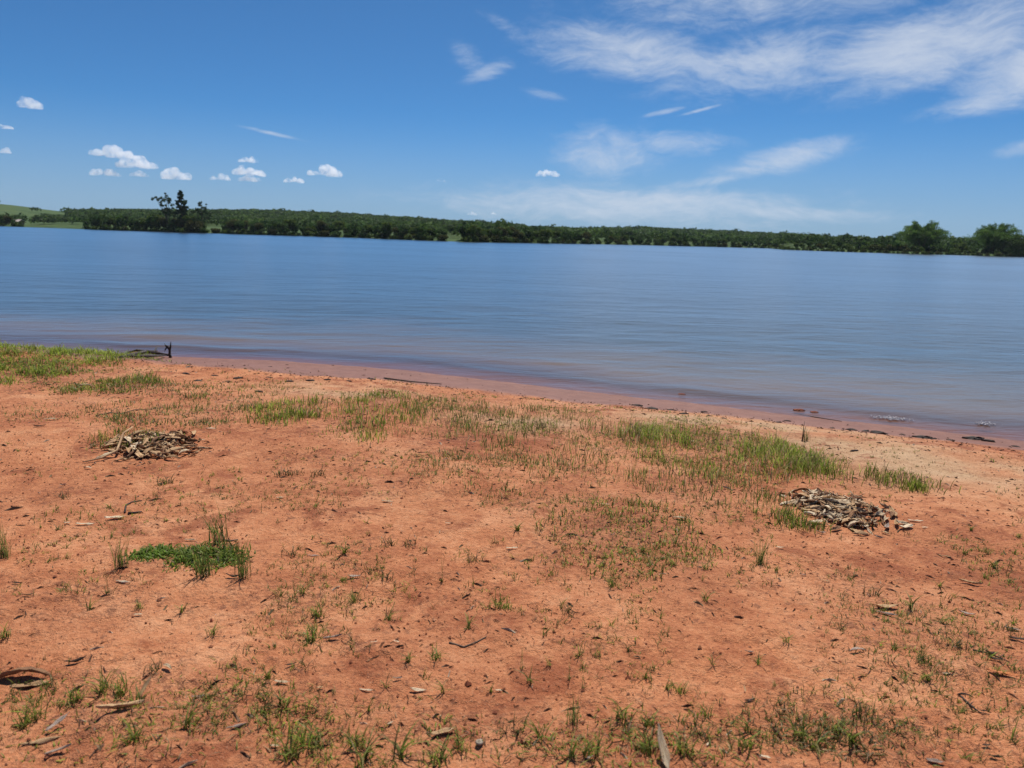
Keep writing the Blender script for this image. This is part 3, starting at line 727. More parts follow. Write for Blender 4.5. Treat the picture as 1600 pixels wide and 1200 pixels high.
CLOUDS = [  # u, v of the base, width, height in photo pixels, label
    (45, 169, 40, 15, 'small lone white cloud high in the clear blue, apart from the cloud row'),
    (6, 201, 24, 7, 'faint thin cloud shred below the small lone high cloud'),
    (9, 240, 12, 10, 'tiny round cloud puff between the thin shred and the wooded hill'),
    (176, 246, 64, 17, 'white cumulus topmost of the cluster of five clouds'),
    (214, 263, 64, 18, 'broad white cumulus tucked under the topmost cloud of the cluster'),
    (162, 275, 48, 12, 'flat pale cloud at the low end of the cluster of five'),
    (218, 276, 28, 9, 'small faint cloud under the broad cloud of the cluster'),
    (275, 281, 50, 19, 'bright domed cumulus straight above the tall sparse tree'),
    (388, 275, 56, 17, 'bright cumulus stacked directly above a flatter cloud'),
    (390, 284, 44, 10, 'flat bright cloud directly under a brighter heaped one'),
    (345, 282, 34, 11, 'small white cloud beside the two stacked clouds'),
    (389, 254, 34, 10, 'thin pale cloud floating above the two stacked clouds'),
    (460, 286, 34, 11, 'small flat white cloud next to the large bright cumulus'),
    (509, 276, 58, 20, 'large bright cumulus with the crispest top of the whole row'),
    (855, 276, 44, 13, 'white cumulus puff in front of the veil of thin high cloud'),
    (688, 284, 18, 7, 'tiny faint cloud alone between the cloud row and the high veil'),
    (738, 336, 16, 6, 'tiny cloud low over the wooded hill, larger of a close pair'),
    (771, 335, 10, 4, 'tiny cloud low over the wooded hill, smaller of a close pair')]
for i, (u, v, pw, ph, lab) in enumerate(CLOUDS):
    d = ray(u, v); t = CLOUD_R / math.hypot(d[0], d[1])
    o = link(bpy.data.objects.new('cloud', cloud_mesh(500 + i, 0.95 * pw * t / FPX, 0.86 * ph * t / FPX)))
    o.location = (d[0] * t, d[1] * t, EYE + d[2] * t); o.rotation_euler = (0, 0, -math.atan2(d[0], d[1]))
    tag(o, lab, 'cloud', 'fair weather clouds over the far shore')

# ------------------------------------------------------------------ grass
def blades(base, hgt, lean, width, tint, rs, curve=1.0, seg=3, az=None, tip_t=None):
    """bent tapering blades. base (n,3), hgt (n,), lean (n,) horizontal reach as share of length, width (n,), tint (n,3)"""
    nb = len(base); a = rs.uniform(0, 2 * math.pi, nb) if az is None else az
    dirv = np.stack([np.cos(a), np.sin(a), np.zeros(nb)], -1); side = np.stack([-np.sin(a), np.cos(a), np.zeros(nb)], -1)
    tw = rs.normal(0, .5, nb); side = side * np.cos(tw)[:, None] + dirv * np.sin(tw)[:, None]
    V = []; C = []
    for k in range(seg + 1):
        t = k / seg
        p = base + dirv * (hgt * lean * t ** (1 + curve))[:, None] + np.array([0, 0, 1.0]) * (hgt * np.sqrt(np.maximum(0.06, 1 - (lean * 0.85) ** 2 * t)) * t * (1 - 0.25 * np.clip(lean, 0, 1) * t * curve))[:, None]
        wd = width * (1.0 - t) ** 0.55 * (0.75 + 0.5 * min(1, t * 3))
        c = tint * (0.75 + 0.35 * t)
        if k < seg:
            V.append(p - side * wd[:, None] * .5); V.append(p + side * wd[:, None] * .5); C += [c, c]
        else:
            V.append(p); C.append(c)
    per = 2 * seg + 1
    V = np.stack(V, 1).reshape(-1, 3); C = np.stack(C, 1).reshape(-1, 3); o = np.arange(nb)[:, None] * per
    Q = np.concatenate([o + np.array([[2 * k, 2 * k + 1, 2 * k + 3, 2 * k + 2]]) for k in range(seg - 1)]) if seg > 1 else np.zeros((0, 4), int)
    T = o + np.array([[2 * seg - 2, 2 * seg - 1, 2 * seg]])
    return V, Q, T, C
def merge(parts):
    V, Q, T, C = [], [], [], []; o = 0
    for v, q, t, c in parts:
        V.append(v); Q.append(q + o); T.append(t + o); C.append(c); o += len(v)
    return np.concatenate(V), [np.concatenate(Q), np.concatenate(T)], np.concatenate(C)
LUSH = np.array([(0.22, 0.28, 0.035), (0.28, 0.34, 0.05), (0.17, 0.24, 0.03), (0.33, 0.37, 0.08)])
DULL = np.array([(0.19, 0.215, 0.050), (0.24, 0.265, 0.065), (0.16, 0.18, 0.045), (0.29, 0.26, 0.09), (0.18, 0.225, 0.045)])
STRAW = np.array([(0.38, 0.28, 0.14), (0.28, 0.19, 0.10), (0.45, 0.34, 0.19)])
DEEP = np.array([(0.055, 0.12, 0.022), (0.075, 0.15, 0.026), (0.045, 0.10, 0.022)])
def pick(pal, n, rs, jit=0.2): return pal[rs.integers(len(pal), size=n)] * (1 + jit * rs.normal(size=(n, 1))).clip(0.5, 1.6)
def to_obj(name, parts, mat=M_GRASS, loc=(0, 0, 0)):
    v, f, c = merge(parts); v = v - np.asarray(loc)
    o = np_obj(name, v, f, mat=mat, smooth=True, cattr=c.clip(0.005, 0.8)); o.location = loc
    return o
def on_ground(x, y, dz=-0.004): return np.stack([x, y, ground_z(x, y) + dz], -1)
def clumped(n, c, a, b, rs, k=18, spread=0.10):
    """points inside an ellipse gathered into tufts"""
    ang_ = rs.uniform(0, 6.283, k); q = np.sqrt(rs.random(k)); cx_, cy_ = c[0] + a * q * np.cos(ang_), c[1] + b * q * np.sin(ang_)
    i = rs.integers(k, size=n); return cx_[i] + rs.normal(0, spread, n), cy_[i] + rs.normal(0, spread, n)
def patch(u, v, ru, rv, n, hgt, pal, label, width=0.005, lean=0.45, k=26, spread=0.09, strawn=0.15, seed=1, name='grass_patch', curve=1.0):
    rs = np.random.default_rng(seed); c = hit_ground(u, v); a, b = px_axes(u, v, ru, rv)
    x, y = clumped(n, c, a, b, rs, k, spread)
    ok = shore_d(x, y) > 0.25; x, y = x[ok], y[ok]; m = len(x)
    h = hgt * rs.uniform(.35, 1.15, m) * (0.75 + 0.9 * fbm(x * 4.5, y * 4.5, seed + 200, 2)).clip(.35, 1.4); ti = pick(pal, m, rs) * (1 + .5 * fbm(x * 3, y * 3, seed + 300, 2))[:, None]; sm = rs.random(m) < strawn; ti[sm] = pick(STRAW, sm.sum(), rs)
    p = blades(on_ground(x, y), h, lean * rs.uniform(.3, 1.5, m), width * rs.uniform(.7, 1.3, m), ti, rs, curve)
    o = to_obj(name, [p], loc=(c[0], c[1], c[2])); o['kind'] = 'stuff'
    return tag(o, label, 'grass', 'grass patches on the red soil')
patch(15, 566, 150, 26, 10000, 0.15, LUSH * 1.2, 'lush bright green grass bank at the water beside the driftwood', k=240, spread=0.10, width=0.009, strawn=0.06, lean=.75, seed=1)
patch(185, 603, 62, 14, 1300, 0.12, LUSH * .85, 'low green grass patch between the lush bank and the leaf heap', k=40, spread=0.09, width=0.008, seed=2, lean=.7)
patch(300, 645, 170, 24, 1500, 0.075, DULL, 'thin dull grass strip behind the leaf heap with the curved stem', k=50, spread=0.08, width=0.007, seed=3, lean=.7)
patch(455, 643, 52, 20, 900, 0.13, LUSH, 'narrow green grass patch leading up from the beach debris', k=26, spread=0.09, width=0.007, seed=4)
patch(578, 645, 62, 36, 1100, 0.12, LUSH, 'loose green grass patch next to the narrow patch on bare soil', k=40, spread=0.09, width=0.0065, seed=5)
patch(705, 648, 70, 30, 1200, 0.12, DULL, 'olive grass patch on the sandy rise above the beach', k=40, spread=0.09, width=0.006, seed=6)
patch(850, 672, 110, 42, 1300, 0.13, DULL, 'thin olive grass growing between sandy rise and tall green grass', k=70, spread=0.09, width=0.006, seed=7)
patch(1040, 698, 66, 38, 1250, 0.18, LUSH * 1.1, 'tall upright green grass patch with bare sand behind it', k=26, spread=0.11, width=0.0052, lean=.55, strawn=.25, seed=8)
patch(1145, 704, 76, 32, 850, 0.155, LUSH * 1.1, 'middle stretch of tall green grass joining two thicker patches', k=22, spread=0.10, width=0.0052, lean=.55, strawn=.3, seed=9)
patch(1230, 716, 50, 26, 1250, 0.195, LUSH * 1.15, 'thick tall green grass tussock with a dark stalk by the beach', k=20, spread=0.10, width=0.0052, lean=.55, strawn=.2, seed=10)
patch(1100, 755, 110, 36, 1100, 0.11, DULL * 1.1, 'short yellowish grass in front of the tall green grass', k=80, spread=0.07, width=0.0055, seed=11)
patch(975, 835, 125, 58, 1900, 0.075, (DULL + LUSH[1]) * .5, 'spread of short green weeds on bare soil beside the leaf mound', k=120, spread=0.06, width=0.0055, lean=.7, seed=12)
patch(1395, 755, 38, 12, 420, 0.15, LUSH * .85, 'small upright grass tuft group behind the thick leaf mound', k=14, spread=0.06, width=0.006, seed=13)
patch(1240, 812, 26, 16, 420, 0.12, (DULL + LUSH[0]) * .5, 'grass tuft growing at the edge of the thick leaf mound', k=10, spread=0.05, width=0.005, seed=14)
patch(185, 690, 45, 14, 420, 0.12, (DULL + LUSH[0]) * .5, 'yellow green grass tuft group at the back of the leaf heap', k=16, spread=0.06, width=0.006, seed=15)
patch(315, 873, 58, 15, 900, 0.055, np.concatenate([DEEP * 1.0 + LUSH[1] * .5, LUSH * .8]), 'broad bright green weed mat lying flat on the bare soil', k=30, spread=0.04, width=0.009, lean=.97, strawn=.10, seed=16, name='weed_mat')
patch(238, 866, 28, 9, 420, 0.05, DEEP * 1.0 + LUSH[1] * .5, 'small bright green weed mat beside the broad one', k=20, spread=0.03, width=0.009, lean=.95, strawn=.03, seed=17, name='weed_mat')

patch(60, 648, 90, 16, 500, 0.07, DULL, 'scanty dull grass on the soil between grass bank and leaf heap', k=40, spread=0.08, width=0.006, seed=18, lean=.8)
patch(345, 608, 130, 12, 800, 0.08, DULL, 'low dull grass strip along the debris line behind the wet beach', k=60, spread=0.10, width=0.008, seed=19, lean=.8)
patch(800, 735, 150, 34, 1500, 0.07, DULL * .9, 'wide thin olive grass on the open soil before the sandy rise', k=110, spread=0.08, width=0.005, seed=20, lean=.7)
patch(240, 1120, 230, 60, 900, 0.045, LUSH, 'short green and brown weeds around the long twisted tan leaf', k=55, spread=0.07, width=0.0045, seed=21, lean=.9, strawn=.3)
patch(640, 1160, 260, 40, 700, 0.045, LUSH, 'short mixed weeds around the small snail shell', k=55, spread=0.07, width=0.0045, seed=22, lean=.9, strawn=.3)
patch(1000, 1165, 170, 40, 550, 0.045, LUSH, 'short mixed weeds around the long upright tan leaf', k=70, spread=0.05, width=0.0045, seed=23, lean=.9, strawn=.3)
patch(1300, 1150, 110, 36, 650, 0.045, DULL * .8, 'dark withered weed patch on the soil below the grey humped leaf', k=50, spread=0.05, width=0.0045, seed=24, lean=.95, strawn=.4)
patch(1430, 1000, 150, 60, 700, 0.04, DULL * .9, 'thin short weeds between the grey humped leaf and the vine', k=60, spread=0.06, width=0.004, seed=25, lean=.9, strawn=.3)

# single tufts one can pick out
def tuft_mesh(kind, seed):
    rs = np.random.default_rng(seed); parts = []
    if kind == 'tall':
        n = 34; b = np.stack([rs.normal(0, .018, n), rs.normal(0, .018, n), np.full(n, -.005)], -1)
        parts.append(blades(b, rs.uniform(.07, .24, n), rs.uniform(.05, .5, n), rs.uniform(.003, .005, n), pick(np.concatenate([DEEP * 1.3, DULL]), n, rs), rs, 1.0, 4))
        m = 16; b = np.stack([rs.normal(0, .02, m), rs.normal(0, .02, m), np.full(m, -.005)], -1)
        parts.append(blades(b, rs.uniform(.04, .10, m), rs.uniform(.3, .9, m), rs.uniform(.003, .005, m), pick(STRAW * .7, m, rs), rs, 1.0, 3))
    elif kind == 'spread':
        n = 13; b = np.stack([rs.normal(0, .008, n), rs.normal(0, .008, n), np.full(n, -.003)], -1)
        parts.append(blades(b, rs.uniform(.05, .12, n), rs.uniform(.6, .99, n), rs.uniform(.004, .0075, n), pick(np.concatenate([DULL, LUSH * .8]), n, rs), rs, 1.1, 4))
    elif kind == 'sprout':
        n = 6; b = np.stack([rs.normal(0, .004, n), rs.normal(0, .004, n), np.full(n, -.003)], -1)
        parts.append(blades(b, rs.uniform(.03, .09, n), rs.uniform(.2, .9, n), rs.uniform(.0035, .006, n), pick(np.concatenate([DULL, LUSH * .8]), n, rs), rs, 1.0, 4))
    elif kind == 'stalk':
        n = 2; b = np.stack([rs.normal(0, .003, n), rs.normal(0, .003, n), np.full(n, -.003)], -1)
        parts.append(blades(b, rs.uniform(.12, .19, n), rs.uniform(.05, .25, n), np.full(n, .0032), pick(DULL * .8, n, rs), rs, 1.0, 4))
        n = 7; b = np.stack([rs.normal(0, .006, n), rs.normal(0, .006, n), np.full(n, -.003)], -1)
        parts.append(blades(b, rs.uniform(.03, .06, n), rs.uniform(.5, .98, n), rs.uniform(.004, .006, n), pick(DULL, n, rs), rs, 1.0, 3))
    elif kind == 'green':
        n = 30; b = np.stack([rs.normal(0, .022, n), rs.normal(0, .018, n), np.full(n, -.003)], -1)
        parts.append(blades(b, rs.uniform(.04, .13, n), rs.uniform(.4, .98, n), rs.uniform(.0045, .0075, n), pick(np.concatenate([LUSH, DULL]), n, rs), rs, 1.0, 4))
    elif kind == 'dead':
        n = 26; b = np.stack([rs.normal(0, .03, n), rs.normal(0, .02, n), np.full(n, -.002)], -1)
        parts.append(blades(b, rs.uniform(.03, .09, n), rs.uniform(.6, .99, n), rs.uniform(.003, .005, n), pick(np.concatenate([STRAW * .45, DULL * .5]), n, rs), rs, 1.2, 3))
    v, f, c = merge(parts)
    return np_mesh('grass_tuft', v, f, M_GRASS, True, cattr=c.clip(.005, .8))
TUFT = {k: [tuft_mesh(k, 40 + 7 * j + 100 * i) for j in range(5)] for i, k in enumerate(('tall', 'spread', 'sprout', 'stalk', 'green', 'dead'))}
LANDMARK = [(p_, hit_ground(u_, v_)) for p_, u_, v_ in [
    ('the broad green weed mat', 315, 873), ('the low wide leaf heap', 236, 697), ('the bleached leaf mound', 1313, 797), ('the small snail shell', 748, 1171), ('the flat orange leaf', 1570, 1057),
    ('the long upright tan leaf', 1032, 1180), ('the white boat shaped leaf', 653, 1084), ('the cupped pinkish grey leaf', 554, 905), ('the large arched brown leaf', 38, 1062),
    ('the two pale leaves lying side by side', 1385, 957), ('the grey humped leaf', 1340, 1021), ('the spread of short green weeds', 975, 835), ('the lone dark tussock', 1187, 875),
    ('the thin dark trailing vine', 1515, 1105), ('the thin bowed twig', 725, 1012), ('the crumpled pale leaf', 180, 812), ('the thick tall grass', 1228, 715), ('the long twisted tan leaf', 188, 1118)]]
def near_what(p): return min(LANDMARK, key=lambda m: (m[1][0] - p[0]) ** 2 + (m[1][1] - p[1]) ** 2)[0]
TLAB = {'tall': 'upright stiff grass tussock on bare soil near ', 'spread': 'low weed spread star-like on red soil near ', 'sprout': 'tiny grass sprout in red soil near ',
        'stalk': 'thin seed stalk over flat rosette near ', 'green': 'small bright green grass tuft near ', 'dead': 'small withered brown grass tuft near '}
TNAME = {'tall': 'grass_tussock', 'spread': 'spreading_weed', 'sprout': 'grass_sprout', 'stalk': 'seed_stalk', 'green': 'green_tuft', 'dead': 'withered_tuft'}
rt = random.Random(21)
def tuft(kind, u, v, sc=1.0, label=None, xy=None):
    sc = sc * (1.0 if label else 0.74)
    p = hit_ground(u, v) if xy is None else np.array([*xy, float(ground_z(np.array(xy[0]), np.array(xy[1])))])
    o = link(bpy.data.objects.new(TNAME[kind], rt.choice(TUFT[kind]))); o.location = p; o.rotation_euler = (0, 0, rt.uniform(0, 6.28))
    o.scale = (sc, sc, sc * rt.uniform(.9, 1.15))
    return tag(o, label or TLAB[kind] + near_what(p), 'grass', None if label else 'single ' + TNAME[kind].replace('_', ' ') + 's on the red soil')
tuft('tall', 340, 850, 1.15, 'tall thin grass tussock behind the broad green weed mat')
tuft('tall', 318, 902, 1.05, 'dense dark grass tussock standing in front of the broad green weed mat')
tuft('tall', 378, 906, 1.0, 'splayed grass tussock with a dark curled leaf at its foot')
tuft('tall', 190, 886, 0.85, 'splayed thin grass tussock beside the small green weed mat')
tuft('tall', 1187, 880, 0.75, 'dark upright grass tussock alone in front of the leaf mound')
tuft('tall', 8, 870, 0.8, 'dark grass tussock at the side of the bare soil left of the weed mats')
for (u, v, k, s) in [(165, 925, 'stalk', 1.0), (118, 928, 'stalk', .8), (283, 955, 'spread', .9), (222, 950, 'green', .6), (143, 955, 'spread', .9), (458, 938, 'sprout', 1.2),
                     (470, 930, 'spread', 1), (553, 940, 'green', .8), (492, 965, 'green', .9), (487, 1000, 'green', 1.1), (535, 865, 'spread', 1.3), (588, 875, 'sprout', 1.0),
                     (690, 910, 'stalk', 1.1), (740, 915, 'sprout', 1.2), (775, 955, 'green', .9), (790, 950, 'green', .8), (728, 985, 'spread', 1.1), (610, 970, 'spread', 1),
                     (680, 1030, 'green', .9), (640, 1040, 'spread', .9), (600, 1075, 'sprout', 1.2), (575, 1110, 'sprout', 1.4), (690, 1085, 'spread', .9), (765, 1085, 'sprout', 1.2),
                     (818, 1045, 'stalk', .8), (826, 1065, 'spread', .9), (860, 1040, 'sprout', 1.1), (885, 1065, 'stalk', .8), (912, 1080, 'stalk', .9), (905, 1030, 'sprout', 1.3),
                     (935, 1028, 'sprout', 1.1), (1005, 1062, 'sprout', 1.4), (1062, 1085, 'green', .7), (1040, 1075, 'spread', .9), (898, 1135, 'tall', .7), (1100, 1120, 'spread', .9),
                     (970, 1130, 'spread', 1.1), (1015, 1135, 'spread', 1.1), (1112, 1045, 'sprout', 1.2), (1180, 1040, 'spread', .8), (1357, 1112, 'stalk', .7), (1400, 1080, 'stalk', .8),
                     (1418, 1070, 'sprout', 1.4), (1450, 1065, 'spread', .9), (1470, 1085, 'sprout', 1.2), (1440, 1035, 'tall', .55), (1225, 1010, 'spread', .8), (1250, 1150, 'green', 1.0),
                     (1310, 1150, 'green', .9), (1270, 1165, 'spread', 1.4), (1330, 1165, 'spread', 1.3), (1582, 1155, 'sprout', 1.4), (1545, 870, 'green', .6), (1505, 870, 'spread', .9),
                     (1555, 890, 'spread', 1), (1540, 905, 'green', .6), (1470, 915, 'spread', .9), (1420, 950, 'spread', 1.2), (1470, 950, 'stalk', .9), (1470, 975, 'spread', 1.0),
                     (1270, 970, 'sprout', .9), (1313, 985, 'dead', 1.0), (1105, 940, 'spread', 1.0), (1050, 1035, 'stalk', .8), (1028, 968, 'sprout', 1.2), (876, 950, 'sprout', 1.2),
                     (890, 960, 'dead', 1.2), (848, 995, 'sprout', 1.3), (823, 890, 'stalk', .9), (808, 830, 'spread', 1.3), (1175, 870, 'stalk', .9), (1098, 890, 'green', .6), (1055, 885, 'green', .7),
                     (960, 918, 'green', .8), (925, 835, 'stalk', 1.0), (1055, 835, 'spread', 1.0), (1000, 860, 'green', .6), (1180, 800, 'green', .8), (1210, 895, 'spread', .8),
                     (100, 775, 'dead', 1.3), (110, 805, 'sprout', .9), (435, 740, 'dead', 1.7), (455, 745, 'dead', 1.4), (500, 745, 'dead', 1.5), (265, 755, 'dead', 1.6), (150, 750, 'sprout', 1),
                     (735, 880, 'dead', 1.1), (600, 905, 'dead', 1.3), (610, 850, 'dead', 1.2), (640, 855, 'dead', 1.2), (460, 870, 'dead', 1.2), (510, 900, 'stalk', .9), (580, 900, 'dead', 1.0),
                     (55, 1120, 'green', 1.0), (40, 1135, 'green', .9), (120, 1095, 'green', .9), (165, 1080, 'green', 1.1), (190, 1085, 'green', .9), (215, 1100, 'green', .9), (210, 1160, 'green', 1.0),
                     (290, 1130, 'spread', 1.2), (330, 1000, 'green', .7), (5, 1000, 'green', .9), (480, 1165, 'green', 1.2), (450, 1185, 'green', 1.3), (500, 1155, 'spread', 1.3), (560, 1170, 'green', 1.1),
                     (570, 1195, 'spread', 1.5), (630, 1190, 'spread', 1.6), (690, 1195, 'green', 1.1), (718, 1170, 'green', .9), (800, 1150, 'dead', 1.2), (840, 1160, 'spread', 1.2), (920, 1180, 'green', 1.0),
                     (890, 1190, 'spread', 1.2), (1010, 1170, 'green', 1.0), (1075, 1180, 'green', 1.1), (1090, 1150, 'dead', 1.2), (1160, 1170, 'spread', 1.3), (1170, 1145, 'spread', 1.2),
                     (1350, 1140, 'dead', 1.4), (1390, 1150, 'dead', 1.3), (240, 1050, 'dead', 1.0), (420, 1060, 'spread', 1.0), (470, 1045, 'dead', 1.0), (410, 1110, 'dead', 1.1), (440, 1105, 'spread', 1.1),
                     (1255, 690, 'tall', 1.0), (1395, 1020, 'spread', .8), (1575, 985, 'dead', 1.1), (1365, 930, 'dead', 1.2), (1500, 1010, 'dead', 1.2), (1590, 840, 'green', .6), (1520, 830, 'spread', .9)]:
    tuft(k, u + rt.uniform(-4, 4), v + rt.uniform(-3, 3), s)

# everything finer: sparse sprouts nobody could count
rs = np.random.default_rng(303); n = 260000
x = rs.uniform(-7.5, 9.0, n); y = 1.35 + 9.5 * rs.random(n) ** 1.25; ok = (np.abs(x) < 0.8 * y + 0.8) & (shore_d(x, y) > 1.6); x, y = x[ok], y[ok]
wd_ = weed(x, y); cl = fbm(x * 2.2, y * 2.2, 91, 3); nearness = 1 - sstep(2.4, 6.0, y)
prob = (0.03 + 0.50 * wd_ + 0.20 * nearness) * sstep(-0.02, 0.36, cl + 0.20 * wd_)
ok = rs.random(len(x)) < prob; x, y, wd_ = x[ok], y[ok], wd_[ok]
def bunch(x, y, k, spread, hmin, hmax, wmin, wmax, pal, lean, rs):
    X = np.repeat(x, k) + rs.normal(0, spread, len(x) * k); Y = np.repeat(y, k) + rs.normal(0, spread, len(x) * k); m = len(X)
    ti = np.repeat(pick(pal, len(x), rs), k, 0) * rs.uniform(.75, 1.3, (m, 1)); dist = np.hypot(X, Y)
    sz = np.repeat(rs.uniform(.6, 1.3, len(x)), k)
    return blades(on_ground(X, Y), rs.uniform(hmin, hmax, m) * sz, rs.uniform(*lean, m), rs.uniform(wmin, wmax, m) * (0.8 + 0.10 * dist), ti, rs, 1.0, 3)
i = rs.permutation(len(x)); a_, b_, c_ = np.array_split(i, [int(len(i) * .5), int(len(i) * .8)])
o = to_obj('sparse_grass', [bunch(x[a_], y[a_], 5, .008, .014, .046, .002, .0044, np.concatenate([DULL, LUSH]), (.5, .99), rs),
                            bunch(x[b_], y[b_], 4, .014, .015, .05, .0016, .003, np.concatenate([STRAW * .6, DULL * .55]), (.7, .99), rs),
                            bunch(x[c_], y[c_], 3, .004, .025, .065, .0016, .0028, DULL * .9, (.2, .9), rs)])
o['kind'] = 'stuff'; tag(o, 'sparse short grass sprouts scattered over the red soil', 'grass')

# bits of dead stem, bark and crumbs strewn on the soil
n = 34000; x = rs.uniform(-7.5, 9.5, n); y = 1.3 + 10 * rs.random(n) ** 1.3; ok = (np.abs(x) < 0.8 * y + 0.8) & (shore_d(x, y) > 0.2); x, y = x[ok], y[ok]
pr = 0.20 + 0.5 * weed(x, y) + 0.3 * sstep(-.1, .3, fbm(x * 1.3, y * 1.3, 29, 3)); dd = shore_d(x, y)
wrack = np.exp(-((dd - wet_width(x) - 0.15 - 0.5 * fbm(x * .5, y * .5, 47, 2)) / .25) ** 2); pr = np.where(dd < wet_width(x) - .2, 0.03, pr) + 0.9 * wrack
ok = rs.random(len(x)) < pr; x, y, dd = x[ok], y[ok], dd[ok]; m = len(x)
L = rs.gamma(2.0, .009, m) + .005; W = L * rs.uniform(.05, .2, m) + .0008; a = rs.uniform(0, 3.1416, m)
W *= (0.8 + .05 * np.hypot(x, y))
dx_, dy_ = np.cos(a), np.sin(a); zc_ = ground_z(x, y) + .003 + W * .3
V = []
for (s1_, s2_, s3_) in ((-1, -1, 0), (-1, 1, 0), (1, .6, 0), (1, -.6, 0), (0, 0, 1)):
    V.append(np.stack([x + dx_ * L * s1_ * .5 - dy_ * W * s2_ * .5, y + dy_ * L * s1_ * .5 + dx_ * W * s2_ * .5, zc_ - W * .5 + s3_ * (W * .9 + .002) + rs.uniform(-.2, .5, m) * W * s1_], -1))
V = np.stack(V, 1).reshape(-1, 3); o_ = np.arange(m)[:, None] * 5
F = np.concatenate([o_ + np.array([[0, 3, 4]]), o_ + np.array([[3, 2, 4]]), o_ + np.array([[2, 1, 4]]), o_ + np.array([[1, 0, 4]])])
pal = np.array([(.05, .03, .02), (.08, .045, .028), (.14, .08, .05), (.22, .13, .075), (.28, .12, .06), (.42, .32, .22), (.20, .15, .08), (.10, .05, .03)])
ti = pick(pal, m, rs); wk = dd < 2.1; ti[wk] = pick(pal[:3] * .8, wk.sum(), rs)
lit = np_obj('ground_litter', V, F, mat=M_LITTER, smooth=False, cattr=np.repeat(ti, 5, 0).clip(.005, .8)); lit['kind'] = 'stuff'
tag(lit, 'fine dark plant litter and crumbs strewn over the soil and along the waterline', 'litter')
# crumbs of soil
n = 26000; x = rs.uniform(-5, 5, n); y = 1.4 + 5.5 * rs.random(n) ** 1.3; ok = (np.abs(x) < 0.78 * y + .6) & (rs.random(n) < .35 + .6 * sstep(-.15, .3, fbm(x * 1.1, y * 1.1, 58, 3))) ; x, y = x[ok], y[ok]; m = len(x)
s = rs.gamma(2.0, .0013, m) + .0014
oc = np.array([(1, 0, 0), (-1, 0, 0), (0, 1, 0), (0, -1, 0), (0, 0, 1), (0, 0, -1)], float)
V = oc[None] * s[:, None, None] * rs.uniform(.6, 1.3, (m, 6, 1)); ra = rs.uniform(0, 6.28, m); c, s_ = np.cos(ra)[:, None], np.sin(ra)[:, None]
V = np.stack([V[..., 0] * c - V[..., 1] * s_, V[..., 0] * s_ + V[..., 1] * c, V[..., 2] * .75], -1) + np.stack([x, y, ground_z(x, y) + s * .3], -1)[:, None]
F = np.array([(0, 2, 4), (2, 1, 4), (1, 3, 4), (3, 0, 4), (2, 0, 5), (1, 2, 5), (3, 1, 5), (0, 3, 5)])
F = (np.arange(m)[:, None, None] * 6 + F[None]).reshape(-1, 3)
ti = pick(np.array([(.44, .18, .085), (.36, .135, .065), (.54, .25, .13), (.28, .09, .045)]), m, rs, .15)
cr = np_obj('soil_crumbs', V.reshape(-1, 3), F, mat=M_LITTER, smooth=False, cattr=np.repeat(ti, 6, 0)); cr['kind'] = 'stuff'
tag(cr, 'loose red soil crumbs lying on the trodden ground', 'soil')

# ------------------------------------------------------------------ dry leaves
def leaf_mesh(seed, ln=1.0, wd=0.32, curl=0.5, fold=0.4, twist=0.3, nu=9, nv=4):
    """unit-length dry leaf: pointed outline, folded along the rib, curled and twisted, with real thickness"""
    r = random.Random(seed); top = []
    ph = r.uniform(0, 6.28)
    for i in range(nu + 1):
        t = i / nu; wloc = wd * 0.5 * (math.sin(math.pi * min(1, t * 1.02 + 0.0)) ** 0.75 * (1 - 0.25 * t) + (0.02 if i else 0.015))
        bend = curl * (t - 0.5); cx_ = math.sin(bend * 1.8) / 1.8 / max(curl, .05) * 1.0 if curl > .05 else t - .5
        cz_ = (1 - math.cos(bend * 1.8)) / 1.8 / max(curl, .05) if curl > .05 else 0
        for j in range(nv + 1):
            s = (j / nv - 0.5) * 2; yy = s * wloc; zz = abs(s) ** 1.3 * wloc * fold + 0.022 * math.sin(9 * t + ph + 2 * s) + 0.012 * math.sin(23 * t - ph + 5 * s); yy *= 1 + 0.14 * math.sin(11 * t + ph * 2 + s) 
            tw = twist * (t - .5); top.append((cx_ * ln, yy * math.cos(tw) - zz * math.sin(tw), cz_ + yy * math.sin(tw) + zz * math.cos(tw)))
    nT = len(top); th = 0.012
    v = top + [(a, b, c - th) for a, b, c in top]; f = []
    for i in range(nu):
        for j in range(nv):
            k = i * (nv + 1) + j
            f.append((k, k + 1, k + nv + 2, k + nv + 1)); f.append((nT + k + nv + 1, nT + k + nv + 2, nT + k + 1, nT + k))
    for i in range(nu):
        k = i * (nv + 1); f.append((k + nv + 1, nT + k + nv + 1, nT + k, k)); k += nv; f.append((k, nT + k, nT + k + nv + 1, k + nv + 1))
    v = np.array(v); v[:, 2] -= v[:, 2].min()
    return v, np.array(f)
LSHAPE = [dict(wd=.30, curl=.3, fold=.25, twist=.2), dict(wd=.36, curl=.7, fold=.5, twist=.4), dict(wd=.26, curl=1.0, fold=.8, twist=.6), dict(wd=.42, curl=.4, fold=.35, twist=-.3),
          dict(wd=.22, curl=.5, fold=1.0, twist=.8), dict(wd=.34, curl=-.6, fold=.3, twist=.3), dict(wd=.38, curl=-.45, fold=-.6, twist=-.5), dict(wd=.28, curl=.2, fold=.6, twist=-.7)]
for s in LSHAPE: s['curl'] = abs(s['curl'])
LEAF = {}
for c in LEAFM:
    for i, s in enumerate(LSHAPE):
        v, f = leaf_mesh(900 + i, **s)
        if i >= 5: v[:, 2] = v[:, 2].max() - v[:, 2]; f = f[:, ::-1]      # humped leaves, edges down
        LEAF[c, i] = np_mesh('leaf', v, f, LEAFM[c])
rl = random.Random(31)
LEAF_GROUP = 'dry leaves scattered on the red soil'
